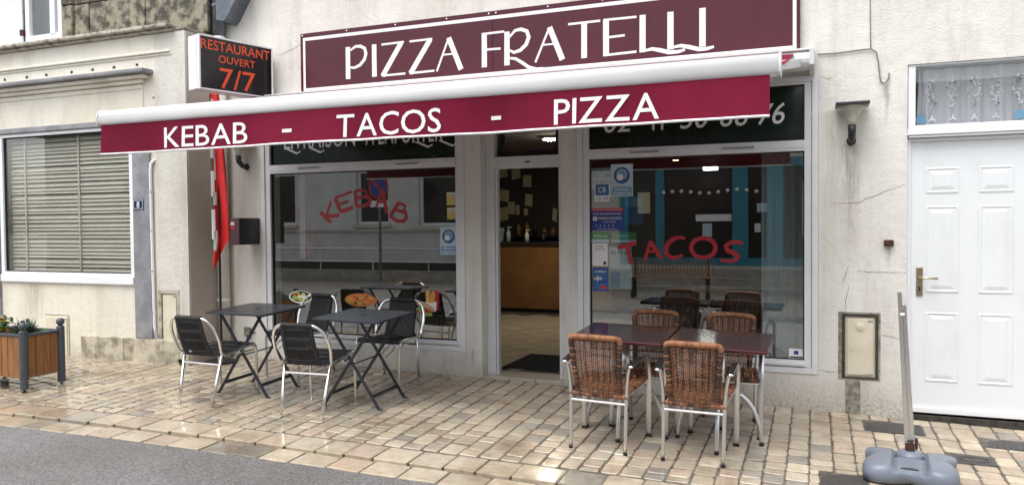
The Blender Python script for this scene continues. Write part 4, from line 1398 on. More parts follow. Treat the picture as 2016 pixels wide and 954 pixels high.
mask_sticker(-3.342, -3.160, 1.255, 1.522, 'blue and white mask notice on the glass under the yellow stickers')
mask_sticker(-1.661, -1.465, 1.773, 2.056, 'blue and white mask notice beside the payment card sticker')
sticker(-3.267, -3.160, 1.725, 1.85, m_yellow, 'upper yellow voucher sticker on the glass above the mask notice', [(.05, .95, .72, .95, m_white), (.5, .92, .1, .55, m_paper)], [('apetiz', .15, .85, .76, .90, m_print, F_)])
sticker(-3.264, -3.160, 1.59, 1.705, m_yellow, 'lower yellow voucher sticker directly over the mask notice', [(.05, .95, .55, .92, m_white), (.5, .92, .06, .4, m_paper)], [('cheque', .12, .88, .74, .86, m_print, F_), ('de Table', .12, .8, .58, .70, m_print, F_)])
sticker(-1.808, -1.672, 1.733, 1.892, m_white, 'payment card sticker with blue emblem at the top of the glass', [(.05, .95, .34, .96, m_blue), (.1, .45, .06, .28, m_paleblue)],
        [('CB', .24, .76, .5, .80, m_white, F_), ('VISA', .52, .94, .09, .24, m_navy, F_)])
sticker(-1.842, -1.551, 1.48, 1.674, m_navy, 'blue notice with red header limiting the number of people', [(0, 1, .86, 1, m_bred), (.06, .19, .44, .62, m_white)],
        [('PAR MESURE DE SECURITE SANITAIRE', .05, .95, .905, .955, m_white, F_), ("NOUS N'ACCEPTONS QUE", .06, .94, .70, .79, m_white, F_), ('2', .10, .15, .47, .59, m_print, F_),
         ('PERSONNE(S)', .24, .95, .49, .60, m_white, F_), ('A LA FOIS', .38, .76, .35, .43, m_white, F_), ('i i i i i', .14, .70, .16, .27, m_paleblue, F_), ('MERCI DE VOTRE COMPREHENSION', .2, .8, .045, .085, m_white, F_)])
sticker(-1.845, -1.68, 1.374, 1.464, m_sgreen, 'narrow green sticker above the white voucher sticker', [(0, 1, .0, .3, m_paleblue)], [('LA CARTE', .15, .9, .5, .75, m_white, True)])
sticker(-1.66, -1.44, 1.374, 1.460, m_sgreen, 'second green sticker beside the narrow green one', [(0, 1, .0, .25, m_white)], [('NET', .2, .6, .5, .75, m_white, True)], y=.0585)
sticker(-1.834, -1.693, 1.165, 1.365, m_white, 'white meal voucher sticker above the blue star sticker', [(.72, .9, .06, .2, m_print)], [('Cheque', .18, .72, .84, .92, m_print, F_), ('Dejeuner', .18, .86, .72, .80, m_print, F_)])
sticker(-1.826, -1.690, .942, 1.15, m_navy, 'blue voucher sticker with white star low on the glass', [(.05, .95, .05, .95, m_blue), (.45, .9, .10, .24, m_bred), (.40, .9, .34, .46, m_navy)], [('sodexo', .1, .9, .80, .90, m_white, F_), ('*', .02, .6, .32, .62, m_white, F_)])
sticker(-.191, -.082, .440, .517, m_white, 'tiny white and blue sticker in the lower corner of the pane', [(.33, .66, .4, .8, m_navy), (.05, .95, .05, .2, m_print)])
sticker(-1.844, -1.50, 1.84, 2.03, m_paleblue, 'reversed drinks notice stuck behind the glass', [], [('CONSOMMATION', .02, 1.0, .55, .8, m_print, True), ("S'il vous plait, c'est pour", .02, .98, .28, .42, m_print, True), ('ici', .1, .3, .08, .2, m_print, True)], y=.0585)
sticker(-1.69, -1.48, .965, 1.34, m_paleblue, 'pale poster stuck behind the glass beside the blue star sticker', [(.05, .95, .45, .97, m_white), (.08, .5, .04, .4, m_lblue)], [('06 09 60', .1, .9, .8, .9, m_print, True)], y=.0585)
sticker(-1.545, -1.385, 1.53, 1.785, m_blue, 'plain blue poster behind the glass beside the blue notice', [(.1, .9, .6, .9, m_lblue)], [], y=.0585)
# food pictures
def blob(cx_, cz_, rx, rz, n=14, jit=.12):
    return [(cx_ + rx * math.cos(t) * rnd.uniform(1 - jit, 1 + jit), cz_ + rz * math.sin(t) * rnd.uniform(1 - jit, 1 + jit)) for t in [2 * math.pi * q / n for q in range(n)]]
def decal(name, lb, shapes):
    t = thing(name, lb, 'sticker', (0, .0455, 0))
    for k, (nm, pts, m) in enumerate(shapes):
        MB().poly([(x, -.0006 * (k + 1) * .35, z) for x, z in pts]).build(nm, m, t)
m_crust = mat('pizza_crust', (.55, .22, .06), (.45, .14, .04), 40, .6)
m_sauce = mat('pizza_top', (.62, .12, .03), (.70, .30, .06), 60, .6)
m_tomato = mat('tomato', (.55, .04, .02), rough=.5)
m_lettuce = mat('lettuce', (.22, .42, .05), (.35, .52, .12), 60, .6)
m_olive = mat('olive', (.03, .04, .015), rough=.5)
m_bread = mat('bread', (.62, .42, .20), (.52, .32, .13), 40, .7)
m_fries = mat('fries', (.74, .42, .10), (.66, .34, .08), 50, .6)
sh_ = [('plate', blob(-4.972, .802, .148, .066, 20, .02), m_white), ('bowl', blob(-4.972, .806, .132, .056, 18, .04), m_olive)]
for k in range(26):
    a = rnd.uniform(0, 6.28); q = rnd.uniform(0, 1) ** .5
    sh_.append(('salad_piece', blob(-4.972 + .105 * q * math.cos(a), .815 + .05 * q * math.sin(a), rnd.uniform(.016, .032), rnd.uniform(.010, .020), 7, .3), rnd.choice([m_lettuce, m_lettuce, m_tomato, m_yellow, m_white, m_fries])))
decal('salad_picture', 'printed salad plate picture low on the window glass', sh_)
sh_ = [('crust', blob(-4.245, .792, .188, .066, 26, .03), m_crust), ('topping', blob(-4.245, .796, .168, .056, 22, .04), m_sauce)]
for k in range(30):
    a = rnd.uniform(0, 6.28); q = rnd.uniform(0, 1) ** .5
    sh_.append(('pizza_piece', blob(-4.245 + .145 * q * math.cos(a), .797 + .047 * q * math.sin(a), rnd.uniform(.012, .026), rnd.uniform(.006, .011), 7, .3), rnd.choice([m_tomato, m_tomato, m_yellow, m_fries, m_olive, m_lettuce])))
decal('pizza_picture', 'printed pizza picture low on the window glass', sh_)
sh_ = [('carton', [(-3.46, .70), (-3.37, .72), (-3.36, .905), (-3.45, .90)], m_bred)]
for k in range(12):
    x = -3.50 + k * .0085
    sh_.append(('fry', [(x, .78), (x + .008, .78), (x + .008 + rnd.uniform(-.012, .012), .90 + rnd.uniform(-.03, .012)), (x - .002 + rnd.uniform(-.012, .012), .90 + rnd.uniform(-.03, .01))], m_fries))
sh_ += [('carton_front', [(-3.50, .70), (-3.395, .705), (-3.385, .80), (-3.45, .785), (-3.505, .80)], m_white)]
for k in range(10): sh_.append(('filling', blob(-3.56 + rnd.uniform(-.1, .1), .70 + rnd.uniform(-.03, .03), .04, .018, 8, .3), rnd.choice([m_lettuce, m_tomato, m_crust])))
sh_ += [('bun', [(-3.725, .775), (-3.70, .81), (-3.62, .815), (-3.50, .79), (-3.42, .74), (-3.40, .705), (-3.47, .72), (-3.58, .765), (-3.66, .775)], m_bread)]
decal('kebab_picture', 'printed filled bun and chips picture low on the window glass', sh_)

# ================================================================ FURNITURE ON THE PAVEMENT
def smooth_path(P, n=6):
    P = [Vector(p) for p in P]
    out = []
    for i in range(len(P) - 1):
        p0, p1, p2, p3 = P[max(i - 1, 0)], P[i], P[i + 1], P[min(i + 2, len(P) - 1)]
        for k in range(n):
            t = k / n
            out.append(.5 * ((2 * p1) + (p2 - p0) * t + (2 * p0 - 5 * p1 + 4 * p2 - p3) * t * t + (3 * p1 - p0 - 3 * p2 + p3) * t ** 3))
    out.append(P[-1])
    return out
def place(o, x, y, rz):
    """stand a thing on the sloping pavement"""
    o.location = (x, y, g(x, y) + .001)
    o.rotation_euler = (0, 0, rz)
    # follow the slope of the ground
    s = .12
    nx = (g(x + s, y) - g(x - s, y)) / (2 * s)
    ny = (g(x, y + s) - g(x, y - s)) / (2 * s)
    up_ = Vector((-nx, -ny, 1)).normalized()
    q = Vector((0, 0, 1)).rotation_difference(up_)
    o.rotation_euler = (q.to_matrix() @ Matrix.Rotation(rz, 3, 'Z')).to_euler()

def black_chair():
    t = thing('bistro_chair', 'x', 'chair', group='black cord bistro chairs at the folding tables')
    half = [(.20, .25, 0), (.205, .238, .36), (.207, .222, .415), (.21, .18, .432), (.212, 0, .418), (.213, -.11, .408), (.216, -.165, .412), (.226, -.198, .445),
            (.236, -.225, .53), (.228, -.258, .615), (.198, -.283, .682), (.15, -.298, .716), (.10, -.302, .722)]
    full = half + [(0, -.303, .722)] + [(-x, y, z) for x, y, z in half[::-1]]
    sp = smooth_path(full, 5)
    nleg = 5
    MB().tube(sp, .0125, 9).build('frame', m_chrome, t, smooth=True)
    for s in (-1, 1):
        MB().tube([(s * .17, -.265, 0), (s * .178, -.232, .12), (s * .196, -.158, .402)], .0122, 9).build('leg', m_chrome, t, smooth=True)
        MB().tube([(s * .17, -.265, 0), (s * .1705, -.2635, .006)], .0135, 9).build('foot_cap', m_alu, t)
        MB().tube([(s * .20, .25, 0), (s * .2002, .2497, .006)], .0137, 9).build('foot_cap', m_alu, t)
        MB().tube([(s * .199, .23, .385), (s * .194, .05, .385)], .009, 7).build('side_brace', m_chrome, t)
    MB().tube([(-.192, -.178, .33), (.192, -.178, .33)], .010, 8).build('stretcher', m_chrome, t)
    def back(u, v):                                        # u -1..1, v 0..1
        wdt = .134 - .014 * v
        return Vector((u * wdt, -.196 - .108 * v - .012 * math.sin(v * math.pi) - .02 * (1 - u * u) * (1 - v * .6), .405 + .318 * v))
    mb = MB()
    n = 21
    for i in range(n):
        u = -1 + 2 * i / (n - 1)
        pts = []
        for k in range(9):
            v = k / 8
            p = back(u, v)
            if .3 < v < .75 and i % 2: p.y += .004 * math.sin(k * 3.1)
            pts.append(p)
        mb.tube(pts, .0062 if i % 3 else .0052, 5, caps=False)
    for v in (.06, .12, .40, .43, .62, .65, .68, .88, .91, .94):
        mb.tube([back(-1 + .2 * q, v) + Vector((0, -.0045, 0)) for q in range(11)], .0045, 5)
    mb.build('back_weave', m_blackweave, t, smooth=True)
    for s in (-1, 1):
        mb = MB()
        for k in range(34):
            v = k / 33
            p = back(s * .97, v)
            mb.tube([p + Vector((-.018, -.006, 0)), p + Vector((0, -.011, .001)), p + Vector((.018, -.006, 0))], .0055, 5)
        mb.build('side_wrap', m_blackweave, t, smooth=True)
    mb = MB()
    for k in range(30):
        x = -.122 + .244 * k / 29
        mb.tube([(x - .0044, -.303, .722), (x + .0044, -.303, .722)], .0195 + .001 * (k % 2), 10)
    mb.build('top_roll', m_blackweave, t, smooth=True)
    mb = MB()
    for i in range(22):
        x = -.178 + .356 * i / 21
        pts = [(x * (1.02 if k > 3 else .93 + .03 * k), -.195 + .425 * k / 8, .402 + .030 * (k / 8) - .012 * math.sin(math.pi * k / 8)) for k in range(9)]
        mb.tube(pts, .0066, 5)
    for y in (-.10, .02, .14):
        mb.tube([(-.18, y, .401 + .03 * (y + .195) / .425), (.18, y, .401 + .03 * (y + .195) / .425)], .006, 5)
    mb.build('seat_weave', m_blackweave, t, smooth=True)
    mb = MB()
    for k in range(34):
        x = -.185 + .37 * k / 33
        mb.tube([(x - .005, .232, .424), (x + .005, .232, .424)], .017 + .001 * (k % 2), 8)
    mb.build('front_roll', m_blackweave, t, smooth=True)
    return t
ch0 = black_chair()
chairs = [(-4.69, -1.455, .0, 'black cord bistro chair with a small badge, back to the street, by the letterbox table'),
          (-3.675, -1.46, .12, 'black cord bistro chair, back to the street, at the folding table under the pizza picture'),
          (-4.56, -.50, math.pi - .12, 'black cord bistro chair facing the street at the table nearest the red flag'),
          (-3.58, -.515, math.pi + .10, 'black cord bistro chair facing the street before the bun and chips picture')]
for i, (x, y, rz, lb) in enumerate(chairs):
    o = ch0 if i == 0 else dup(ch0, (0, 0, 0), 0)
    o['label'] = lb
    place(o, x, y, rz)
bdg = MB()
bdg.box(-.014, .014, -.003, .003, -.014, .014, 0)
bdg.box(-.008, .008, -.0042, -.0031, -.008, .008, 1)
b_ = bdg.build('badge', [m_alu, m_boxgrey], ch0, bevel=.002)
b_.location = (-.055, -.232, .445)
b_.rotation_euler = (R(-18), 0, 0)

def folding_table():
    t = thing('folding_table', 'x', 'table', group='slate folding bistro tables')
    h = .305
    mb = MB()
    pts = []
    for sx, sy in ((-1, -1), (1, -1), (1, 1), (-1, 1)):
        for q in range(5):
            a = math.atan2(sy, sx) - math.pi / 4 + q * math.pi / 8
            pts.append((sx * (h - .03) + .03 * math.cos(a), sy * (h - .03) + .03 * math.sin(a)))
    mb.prism(pts, lambda a, b, z: (a, b, z), .703, .718)
    mb.build('tabletop', m_steel, t, bevel=.004)
    MB().lathe([(.028, .7175), (.028, .7195), (.022, .7196), (.02, .7185)], 18).build('hole_rim', m_boxgrey, t)
    for y, d in ((-.215, 0), (.215, 0)):
        s = 1 if y > 0 else -1
        a = MB()
        a.bar((-.255, y, 0), (.225, y, .70), .010, .026)
        a.bar((-.285, y, .005), (-.235, y, .005), .012, .010)
        a.build('leg', m_steel, t, bevel=.002)
        a = MB()
        a.bar((.255, y - s * .016, 0), (-.225, y - s * .016, .70), .010, .026)
        a.bar((.235, y - s * .016, .005), (.285, y - s * .016, .005), .012, .010)
        a.build('leg', m_steel, t, bevel=.002)
    for x, z in ((-.185, .10), (.185, .10)):
        yy = .21 if x < 0 else .195
        MB().bar((x, -yy, z), (x, yy, z), .010, .026).build('cross_bar', m_steel, t)
    for x in (-.22, .22):
        MB().bar((x, -.21, .692), (x, .21, .692), .02, .018).build('top_rail', m_steel, t)
    MB().tube([(0, -.205, .345), (0, .205, .345)], .006, 6).build('pivot_rod', m_steel, t)
    mb = MB()
    mb.tube([(.02, .19, .34), (.15, .17, .46), (.19, .16, .44), (.17, .15, .40), (.10, .16, .34)], .0035, 6)
    mb.build('latch_rod', m_gasket, t)
    return t
ft = folding_table()
ft['label'] = 'slate folding table in the corner by the letterbox'
ft2 = dup(ft, (0, 0, 0), 0, 'slate folding table under the pizza picture')
place(ft, -4.545, -1.12, .0)
place(ft2, -3.46, -1.11, .0)

def weave(mb, fn, nu, nv, amp, wu, wv, cu, cv):
    for i in range(nu):
        u = (i + .5) / nu
        prev = None
        L, Rr = [], []
        for k in range(2 * nv + 1):
            v = k / (2 * nv)
            s = amp * math.cos(math.pi * (k / 2 + i) * 1.0) if nv else 0
            p, q = fn(u - wu / 2, v, s), fn(u + wu / 2, v, s)
            L.append(p); Rr.append(q)
        b = len(mb.v)
        for p, q in zip(L, Rr): mb.v += [tuple(p), tuple(q)]
        for k in range(2 * nv):
            mb.f.append((b + 2 * k, b + 2 * k + 1, b + 2 * k + 3, b + 2 * k + 2)); mb.m.append(cu(i, k))
    for j in range(nv):
        v = (j + .5) / nv
        b = len(mb.v)
        for k in range(2 * nu + 1):
            u = k / (2 * nu)
            s = -amp * math.cos(math.pi * (k / 2 + j))
            mb.v += [tuple(fn(u, v - wv / 2, s)), tuple(fn(u, v + wv / 2, s))]
        for k in range(2 * nu):
            mb.f.append((b + 2 * k, b + 2 * k + 2, b + 2 * k + 3, b + 2 * k + 1)); mb.m.append(cv(j, k))
def wicker_chair():
    t = thing('cane_armchair', 'x', 'chair', group='brown cane armchairs at the maroon tables')
    rr = random.Random(3)
    for s in (-1, 1):
        MB().tube(smooth_path([(s * .188, -.225, .018), (s * .19, -.218, .36), (s * .197, -.225, .50), (s * .212, -.236, .588)], 4), .0125, 9).build('leg', m_alu, t, smooth=True)
        MB().tube([(s * .188, -.225, 0), (s * .188, -.225, .018)], .0135, 9).build('foot_cap', m_rubber, t)
        arch = smooth_path([(s * .238, .225, .012), (s * .238, .22, .30), (s * .238, .205, .44), (s * .238, .165, .535), (s * .237, .09, .592), (s * .234, -.01, .605), (s * .228, -.14, .60), (s * .224, -.262, .592)], 5)
        MB().tube(arch, .019, 10, ry=.009, ref=(1, 0, 0)).build('leg', m_alu, t, smooth=True)
        MB().box(s * .238 - .02, s * .238 + .02, .215, .235, 0, .012).build('foot_cap', m_rubber, t)
        mb = MB()
        mb.bar((s * .234, -.02, .6165), (s * .2245, -.255, .604), .036, .008)
        mb.build('arm_pad', m_gasket, t, bevel=.002)
        MB().bar((s * .19, -.20, .388), (s * .225, .215, .40), .014, .022).build('seat_rail', m_alu, t, bevel=.002)
    MB().tube([(-.188, -.219, .335), (.188, -.219, .335)], .0105, 8).build('stretcher', m_alu, t)
    MB().tube([(-.23, .205, .385), (.23, .205, .385)], .0105, 8).build('stretcher', m_alu, t)
    mb = MB()
    for k in range(58):
        x = -.20 + .40 * k / 57
        mb.tube([(x - .0036, -.216, .378), (x + .0036, -.216, .378)], .0155 + .001 * (k % 2), 7, mi=rr.choice([0, 1, 1, 2]))
    mb.build('wrapped_rail', [W1, W2, W3], t, smooth=True)
    def back(u, v, o=0):
        x = (u - .5) * (.285 + .05 * v)
        cv = .03 * (1 - (2 * u - 1) ** 2)
        return Vector((x, -.205 - .10 * v - cv - .012 * math.sin(v * 3.1) - o, .385 + .395 * v + o * .2))
    cols = [2, 2, 1, 0, 2, 0, 1, 2, 0, 0, 2, 1, 1, 2, 0, 0, 2, 1, 0, 2, 0, 1, 2, 2]
    mb = MB()
    def cu(i, k): return cols[i % len(cols)] if k > 14 else (0 if (i % 3) else 1)
    def cv(j, k):
        if 16 <= j <= 23 and abs(j - 19.5) * 3.2 + abs(k - 24) < 14: return 0
        if k < 5 or k > 43: return 2 if (j + k) % 4 else 1
        return (2, 2, 1, 2, 1, 2, 2)[(j + (k // 6)) % 7]
    weave(mb, back, 24, 34, .0042, .026, .0135, cu, cv)
    mb.build('back_weave', [W1, W2, W3], t, smooth=True)
    border = smooth_path([back(0, 0), back(0, .3), back(0, .65), back(0, .92), back(.05, .99), back(.25, 1.005), back(.5, 1.01), back(.75, 1.005), back(.95, .99), back(1, .92), back(1, .65), back(1, .3), back(1, 0)], 12)
    mb = MB()
    for k in range(len(border) - 1):
        v = k / (len(border) - 1)
        side = v < .27 or v > .73
        mb.tube([border[k], border[k + 1]], .0185 + .0015 * (k % 2), 8, mi=(rr.choice([1, 2, 2]) if side else rr.choice([0, 0, 0, 1])) if rr.random() < .92 else 0)
    mb.build('back_border', [W1, W2, W3], t, smooth=True)
    def seat(u, v, o=0):
        return Vector(((u - .5) * (.37 + .06 * v), -.20 + .42 * v, .408 + .012 * v - .012 * math.sin(u * math.pi) * math.sin(v * math.pi) + o))
    mb = MB()
    weave(mb, seat, 15, 22, .006, .042, .030, lambda i, k: (0, 1, 0, 2)[i % 4], lambda j, k: (0, 1, 0, 1, 2)[(j + k // 6) % 5])
    mb.build('seat_weave', [W1, W2, W3], t, smooth=True)
    fr = smooth_path([seat(0, 0), seat(0, .5), seat(0, .93), seat(.07, 1), seat(.5, 1.01), seat(.93, 1), seat(1, .93), seat(1, .5), seat(1, 0)], 12)
    mb = MB()
    for k in range(len(fr) - 1):
        mb.tube([fr[k] - Vector((0, 0, .006)), fr[k + 1] - Vector((0, 0, .006))], .0165 + .0015 * (k % 2), 8, mi=rr.choice([0, 0, 1, 1, 2]))
    mb.build('seat_border', [W1, W2, W3], t, smooth=True)
    return t
wc = wicker_chair()
spots = [(-1.335, -1.385, -.03, 'brown cane armchair, back to the street, at the maroon table beside the doorway'),
         (-.725, -1.39, .03, 'brown cane armchair, back to the street, at the maroon table beside the meter box'),
         (-1.165, -.80, math.pi + .05, 'brown cane armchair facing the street behind the maroon table beside the doorway'),
         (-.60, -.74, math.pi + .04, 'brown cane armchair facing the street behind the maroon table by the meter box')]
for i, (x, y, rz, lb) in enumerate(spots):
    o = wc if i == 0 else dup(wc, (0, 0, 0), 0)
    o['label'] = lb
    place(o, x, y, rz)

def cafe_table():
    t = thing('cafe_table', 'x', 'table', group='maroon laminate cafe tables')
    h = .327
    pts = []
    for sx, sy in ((-1, -1), (1, -1), (1, 1), (-1, 1)):
        for q in range(4):
            a = math.atan2(sy, sx) - math.pi / 4 + q * math.pi / 6
            pts.append((sx * (h - .02) + .02 * math.cos(a), sy * (h - .02) + .02 * math.sin(a)))
    MB().prism(pts, lambda a, b, z: (a, b, z), .690, .7165).build('edge', m_tedge, t, bevel=.008)
    MB().prism([(x * .992, y * .992) for x, y in pts], lambda a, b, z: (a, b, z), .7166, .7195).build('tabletop', m_tabletop, t, bevel=.0015)
    MB().tube([(0, 0, .27), (0, 0, .68)], .032, 14).build('column', m_alu, t, smooth=True)
    mb = MB()
    mb.bar((-.22, 0, .684), (.22, 0, .684), .04, .011)
    mb.bar((0, -.22, .6835), (0, .22, .6835), .04, .011)
    mb.build('top_cross', m_alu, t)
    for k in range(4):
        a = k * math.pi / 2 + .06
        c_, s_ = math.cos(a), math.sin(a)
        prof = smooth_path2([(.028, .30), (.08, .345), (.15, .33), (.22, .25), (.265, .13), (.282, .02)], 5)
        MB().tube([(p.x * c_, p.x * s_, p.y) for p in prof], .0145, 9).build('leg', m_alu, t, smooth=True)
        MB().tube([(.282 * c_, .282 * s_, 0), (.282 * c_, .282 * s_, .02)], .0165, 9).build('foot_cap', m_rubber, t)
    return t
_v = Vector
def smooth_path2(P, n): return smooth_path([(*p, 0) for p in P], n)
tb = cafe_table()
tb['label'] = 'maroon laminate cafe table beside the doorway'
tb2 = dup(tb, (0, 0, 0), 0, 'maroon laminate cafe table beside the meter box')
place(tb, -1.280, -1.09, .0)
place(tb2, -.615, -1.10, .0)

# ---------------------------------------------------------------- planter
PX0, PX1, PY0, PY1 = -7.28, -6.50, -1.86, -1.50
pl = thing('planter', 'square wooden planter with grey ball-topped corner posts', 'planter', (-6.9, -1.68, g(-6.9, -1.68)))
op = Vector(pl.location)
gz = .10
def Q(x, y, z): return (x - op.x, y - op.y, z)
for x in (PX0, PX1):
    for y in (PY0, PY1):
        mb = MB().lathe([(.034, .025), (.034, .535), (.030, .54), (.019, .545), (.019, .552), (.030, .560), (.036, .574), (.036, .586), (.030, .602), (.018, .613), (.004, .616)], 18, Q(x, y, 0))
        mb.build('post', m_post, pl, smooth=False)
        MB().lathe([(.022, 0), (.022, .006), (.008, .008), (.008, .03)], 12, Q(x, y, 0)).build('foot', m_gasket, pl)
nbd = 5
for face in range(4):
    if face in (0, 2):                                     # long sides
        y = PY0 if face == 0 else PY1
        L0, L1, n = PX0 + .036, PX1 - .036, 9
    else:
        x = PX1 if face == 1 else PX0
        L0, L1, n = PY0 + .036, PY1 - .036, 4
    for i in range(n):
        a = L0 + (L1 - L0) * i / n + .0025
        b = L0 + (L1 - L0) * (i + 1) / n - .0025
        mb = MB()
        d = rnd.uniform(-.002, .002)
        if face in (0, 2): mb.box(a - op.x, b - op.x, y - op.y - .01 + d, y - op.y + .01 + d, .12, .485)
        else: mb.box(x - op.x - .01 + d, x - op.x + .01 + d, a - op.y, b - op.y, .12, .485)
        mb.build('board', m_wood, pl, bevel=.003)
mb = MB()
for y in (PY0, PY1): mb.bar(Q(PX0, y, .4975), Q(PX1, y, .4975), .034, .024)
for x in (PX0, PX1): mb.bar(Q(x, PY0 + .02, .498), Q(x, PY1 - .02, .498), .034, .0235)
mb.build('rim', m_post, pl, bevel=.003)
MB().box(PX0 + .02 - op.x, PX1 - .02 - op.x, PY0 + .02 - op.y, PY1 - .02 - op.y, .13, .45).build('soil', m_soil, pl)
def leaf(mb, p, d, L, wdt, mi=0, droop=.3):
    p, d = Vector(p), Vector(d).normalized()
    s = d.cross(Vector((0, 0, 1)))
    s = s.normalized() if s.length > .01 else Vector((1, 0, 0))
    m1 = p + d * L * .5
    e = p + d * L - Vector((0, 0, L * droop))
    nn = s.cross(d) * wdt * .2
    mb.add([p, m1 + s * wdt / 2 + nn, e, m1 - s * wdt / 2 + nn, m1], [(0, 1, 4), (1, 2, 4), (4, 2, 3), (0, 4, 3)], mi)
def plant(x, y, n, hgt, L, m, lb, flowers=0, narrow=False):
    z0 = op.z + .452
    t = thing('flowering_plant' if flowers else 'leafy_plant', lb, 'plant', (x, y, z0))
    mb = MB()
    for i in range(n):
        a = rnd.uniform(0, 6.283)
        e = rnd.uniform(.25, 1.3)
        r_ = rnd.uniform(0, .05)
        zb = rnd.uniform(0, hgt)
        p = (r_ * math.cos(a) + zb * .4 * math.cos(a), r_ * math.sin(a) + zb * .4 * math.sin(a), zb)
        leaf(mb, p, (math.cos(a) * math.cos(e), math.sin(a) * math.cos(e), math.sin(e)), L * rnd.uniform(.6, 1.2), L * (.12 if narrow else .42), 0, .0 if narrow else .3)
    for i in range(8):
        a = rnd.uniform(0, 6.283)
        mb.tube([(0, 0, -.01), (.3 * hgt * math.cos(a), .3 * hgt * math.sin(a), hgt * .9)], .0025, 4)
    mb.build('foliage', m, t)
    for k in range(flowers):
        a = rnd.uniform(0, 6.283)
        c_ = Vector((.06 * math.cos(a), .06 * math.sin(a), hgt + rnd.uniform(-.05, .05)))
        fb = MB()
        for q in range(9):
            b = q * .698 + a
            leaf(fb, c_, (math.cos(b), math.sin(b), .5), .045, .026, 0, .2)
        fb.build('flower', m_petal, t)
plant(-7.12, -1.70, 70, .13, .09, m_leaf, 'leafy plant with yellow flowers at the cut-off end of the planter', 5)
plant(-6.98, -1.76, 60, .10, .08, m_leaf, 'low plant with bright yellow flowers over the planter front', 5)
plant(-6.86, -1.62, 80, .12, .085, m_leafdark, 'bushy dark green plant in the middle of the planter')
plant(-6.70, -1.70, 130, .07, .12, m_leafdark, 'spiky grey-green plant next to the flowers in the planter', 0, True)
plant(-6.60, -1.60, 40, .03, .07, m_leaf, 'small flat green plant at the planter corner under the ball post')
wd_ = MB()
for i in range(40):
    a = rnd.uniform(3.3, 6.1)
    leaf(wd_, (rnd.uniform(-.03, .03), rnd.uniform(-.01, .0), rnd.uniform(0, .05)), (math.cos(a), math.sin(a) * .6, rnd.uniform(.3, 1.4)), rnd.uniform(.03, .06), .018)
o = wd_.build('weed', m_leaf)
o.location = (-6.02, -.535, g(-6.02, -.53))
tag(o, 'tuft of green weed at the foot of the old stone pier', 'weed')

# ---------------------------------------------------------------- plastic base with metal mast
BX, BY = .545, -1.30
ba = thing('banner_base', 'blue-grey water-filled plastic base with a leaning bare metal mast', 'banner base', (BX, BY, g(BX, BY)), R(-6))
def rr_(a):
    return .30 + .066 * math.cos(4 * (a - math.pi / 4)) + .012 * math.cos(2 * a)
mb = MB()
nr, na = 30, 120
vs, fs = [], []
for i in range(nr + 1):
    rho = i / nr
    for j in range(na):
        a = 2 * math.pi * j / na
        R0 = rr_(a)
        x, y = R0 * rho * math.cos(a), R0 * rho * math.sin(a)
        e = max(0., (rho - .80) / .20)
        z = .055 + .045 * math.sqrt(max(0, 1 - e * e))
        cxv = abs(x)
        valley = math.exp(-((cxv - .10) / .010) ** 2) * .020
        strip = .034 * min(1, max(0, (.105 - cxv) / .012))
        fade = 1 if rho < .93 else (1 - rho) / .07
        z -= (valley + strip) * fade
        z -= .038 * max(0, y / .3) * fade * min(1, max(0, cxv - .05) / .08)
        vs.append((x * .88, y, z * 1.15))
b0 = len(vs)
for zz in (.045, .008):
    for j in range(na):
        a = 2 * math.pi * j / na
        k = .985 if zz < .02 else 1.0
        vs.append((rr_(a) * k * math.cos(a) * .88, rr_(a) * k * math.sin(a), zz))
rings = [i * na for i in range(nr + 1)] + [b0, b0 + na]
for r0, r1 in zip(rings, rings[1:]):
    for j in range(na):
        k = (j + 1) % na
        fs.append((r0 + j, r1 + j, r1 + k, r0 + k))
fs.append(tuple(rings[-1] + j for j in range(na))[::-1])
mb.add(vs, fs)
mb.build('body', m_blueplastic, ba, smooth=True)
mb = MB().lathe([(.085, .05), (.075, .075), (.055, .092), (.036, .095)], 24, (0, .15, .012))
mb.build('hub', m_blueplastic, ba, smooth=True)
mb = MB()
prof = []
for k in range(10): prof += [(.030 if k % 2 else .026, .105 + k * .006)]
mb.lathe(prof, 18, (0, .15, -.006))
mb.build('threaded_collar', m_rust, ba)
mb = MB()
prof = []
for k in range(12): prof += [(.016 if k % 2 else .0135, .09 + k * .006)]
mb.lathe(prof, 14, (.03, .29, -.01))
mb.build('filler_neck', m_rust, ba)
MB().lathe([(.018, .162), (.018, .175), (.006, .178)], 14, (.03, .29, -.01)).build('filler_cap', m_alu, ba)
mb = MB()
for q in range(2):
    mb.prism([(.05 * math.cos(t) * (1 if abs(math.cos(t)) < .9 else 1), -.155 + .018 * math.sin(t) - .010 * math.cos(t) ** 2) for t in [u * math.pi / 10 for u in range(20)]], lambda a, b, z: (a, b, z), .05, .0800)
    break
mb.build('grip_slot', m_boxgrey, ba)
def lean(z): return (-.052 * (z - .12), .15 + .02 * (z - .12), z)
for dx, m_, z1 in ((-.0155, m_chrome, 1.10), (.0155, m_chrome, 1.02), (0, m_alu, 1.0)):
    a, b = lean(.118), lean(z1)
    w_ = .012 if dx else .010
    MB().bar((a[0] + dx, a[1], a[2]), (b[0] + dx * .7, b[1], b[2]), w_, .026 if dx else .012).build('mast_profile', m_, ba, bevel=.002)
tp = lean(1.0)
MB().tube([(tp[0] - .012, tp[1] - .016, tp[2] - .04), (tp[0] + .012, tp[1] - .016, tp[2] - .04)], .008, 8).build('pin', m_alu, ba)
MB().tube([(-.016, .135, .168), (.016, .135, .168)], .006, 8).build('pin', m_gasket, ba)

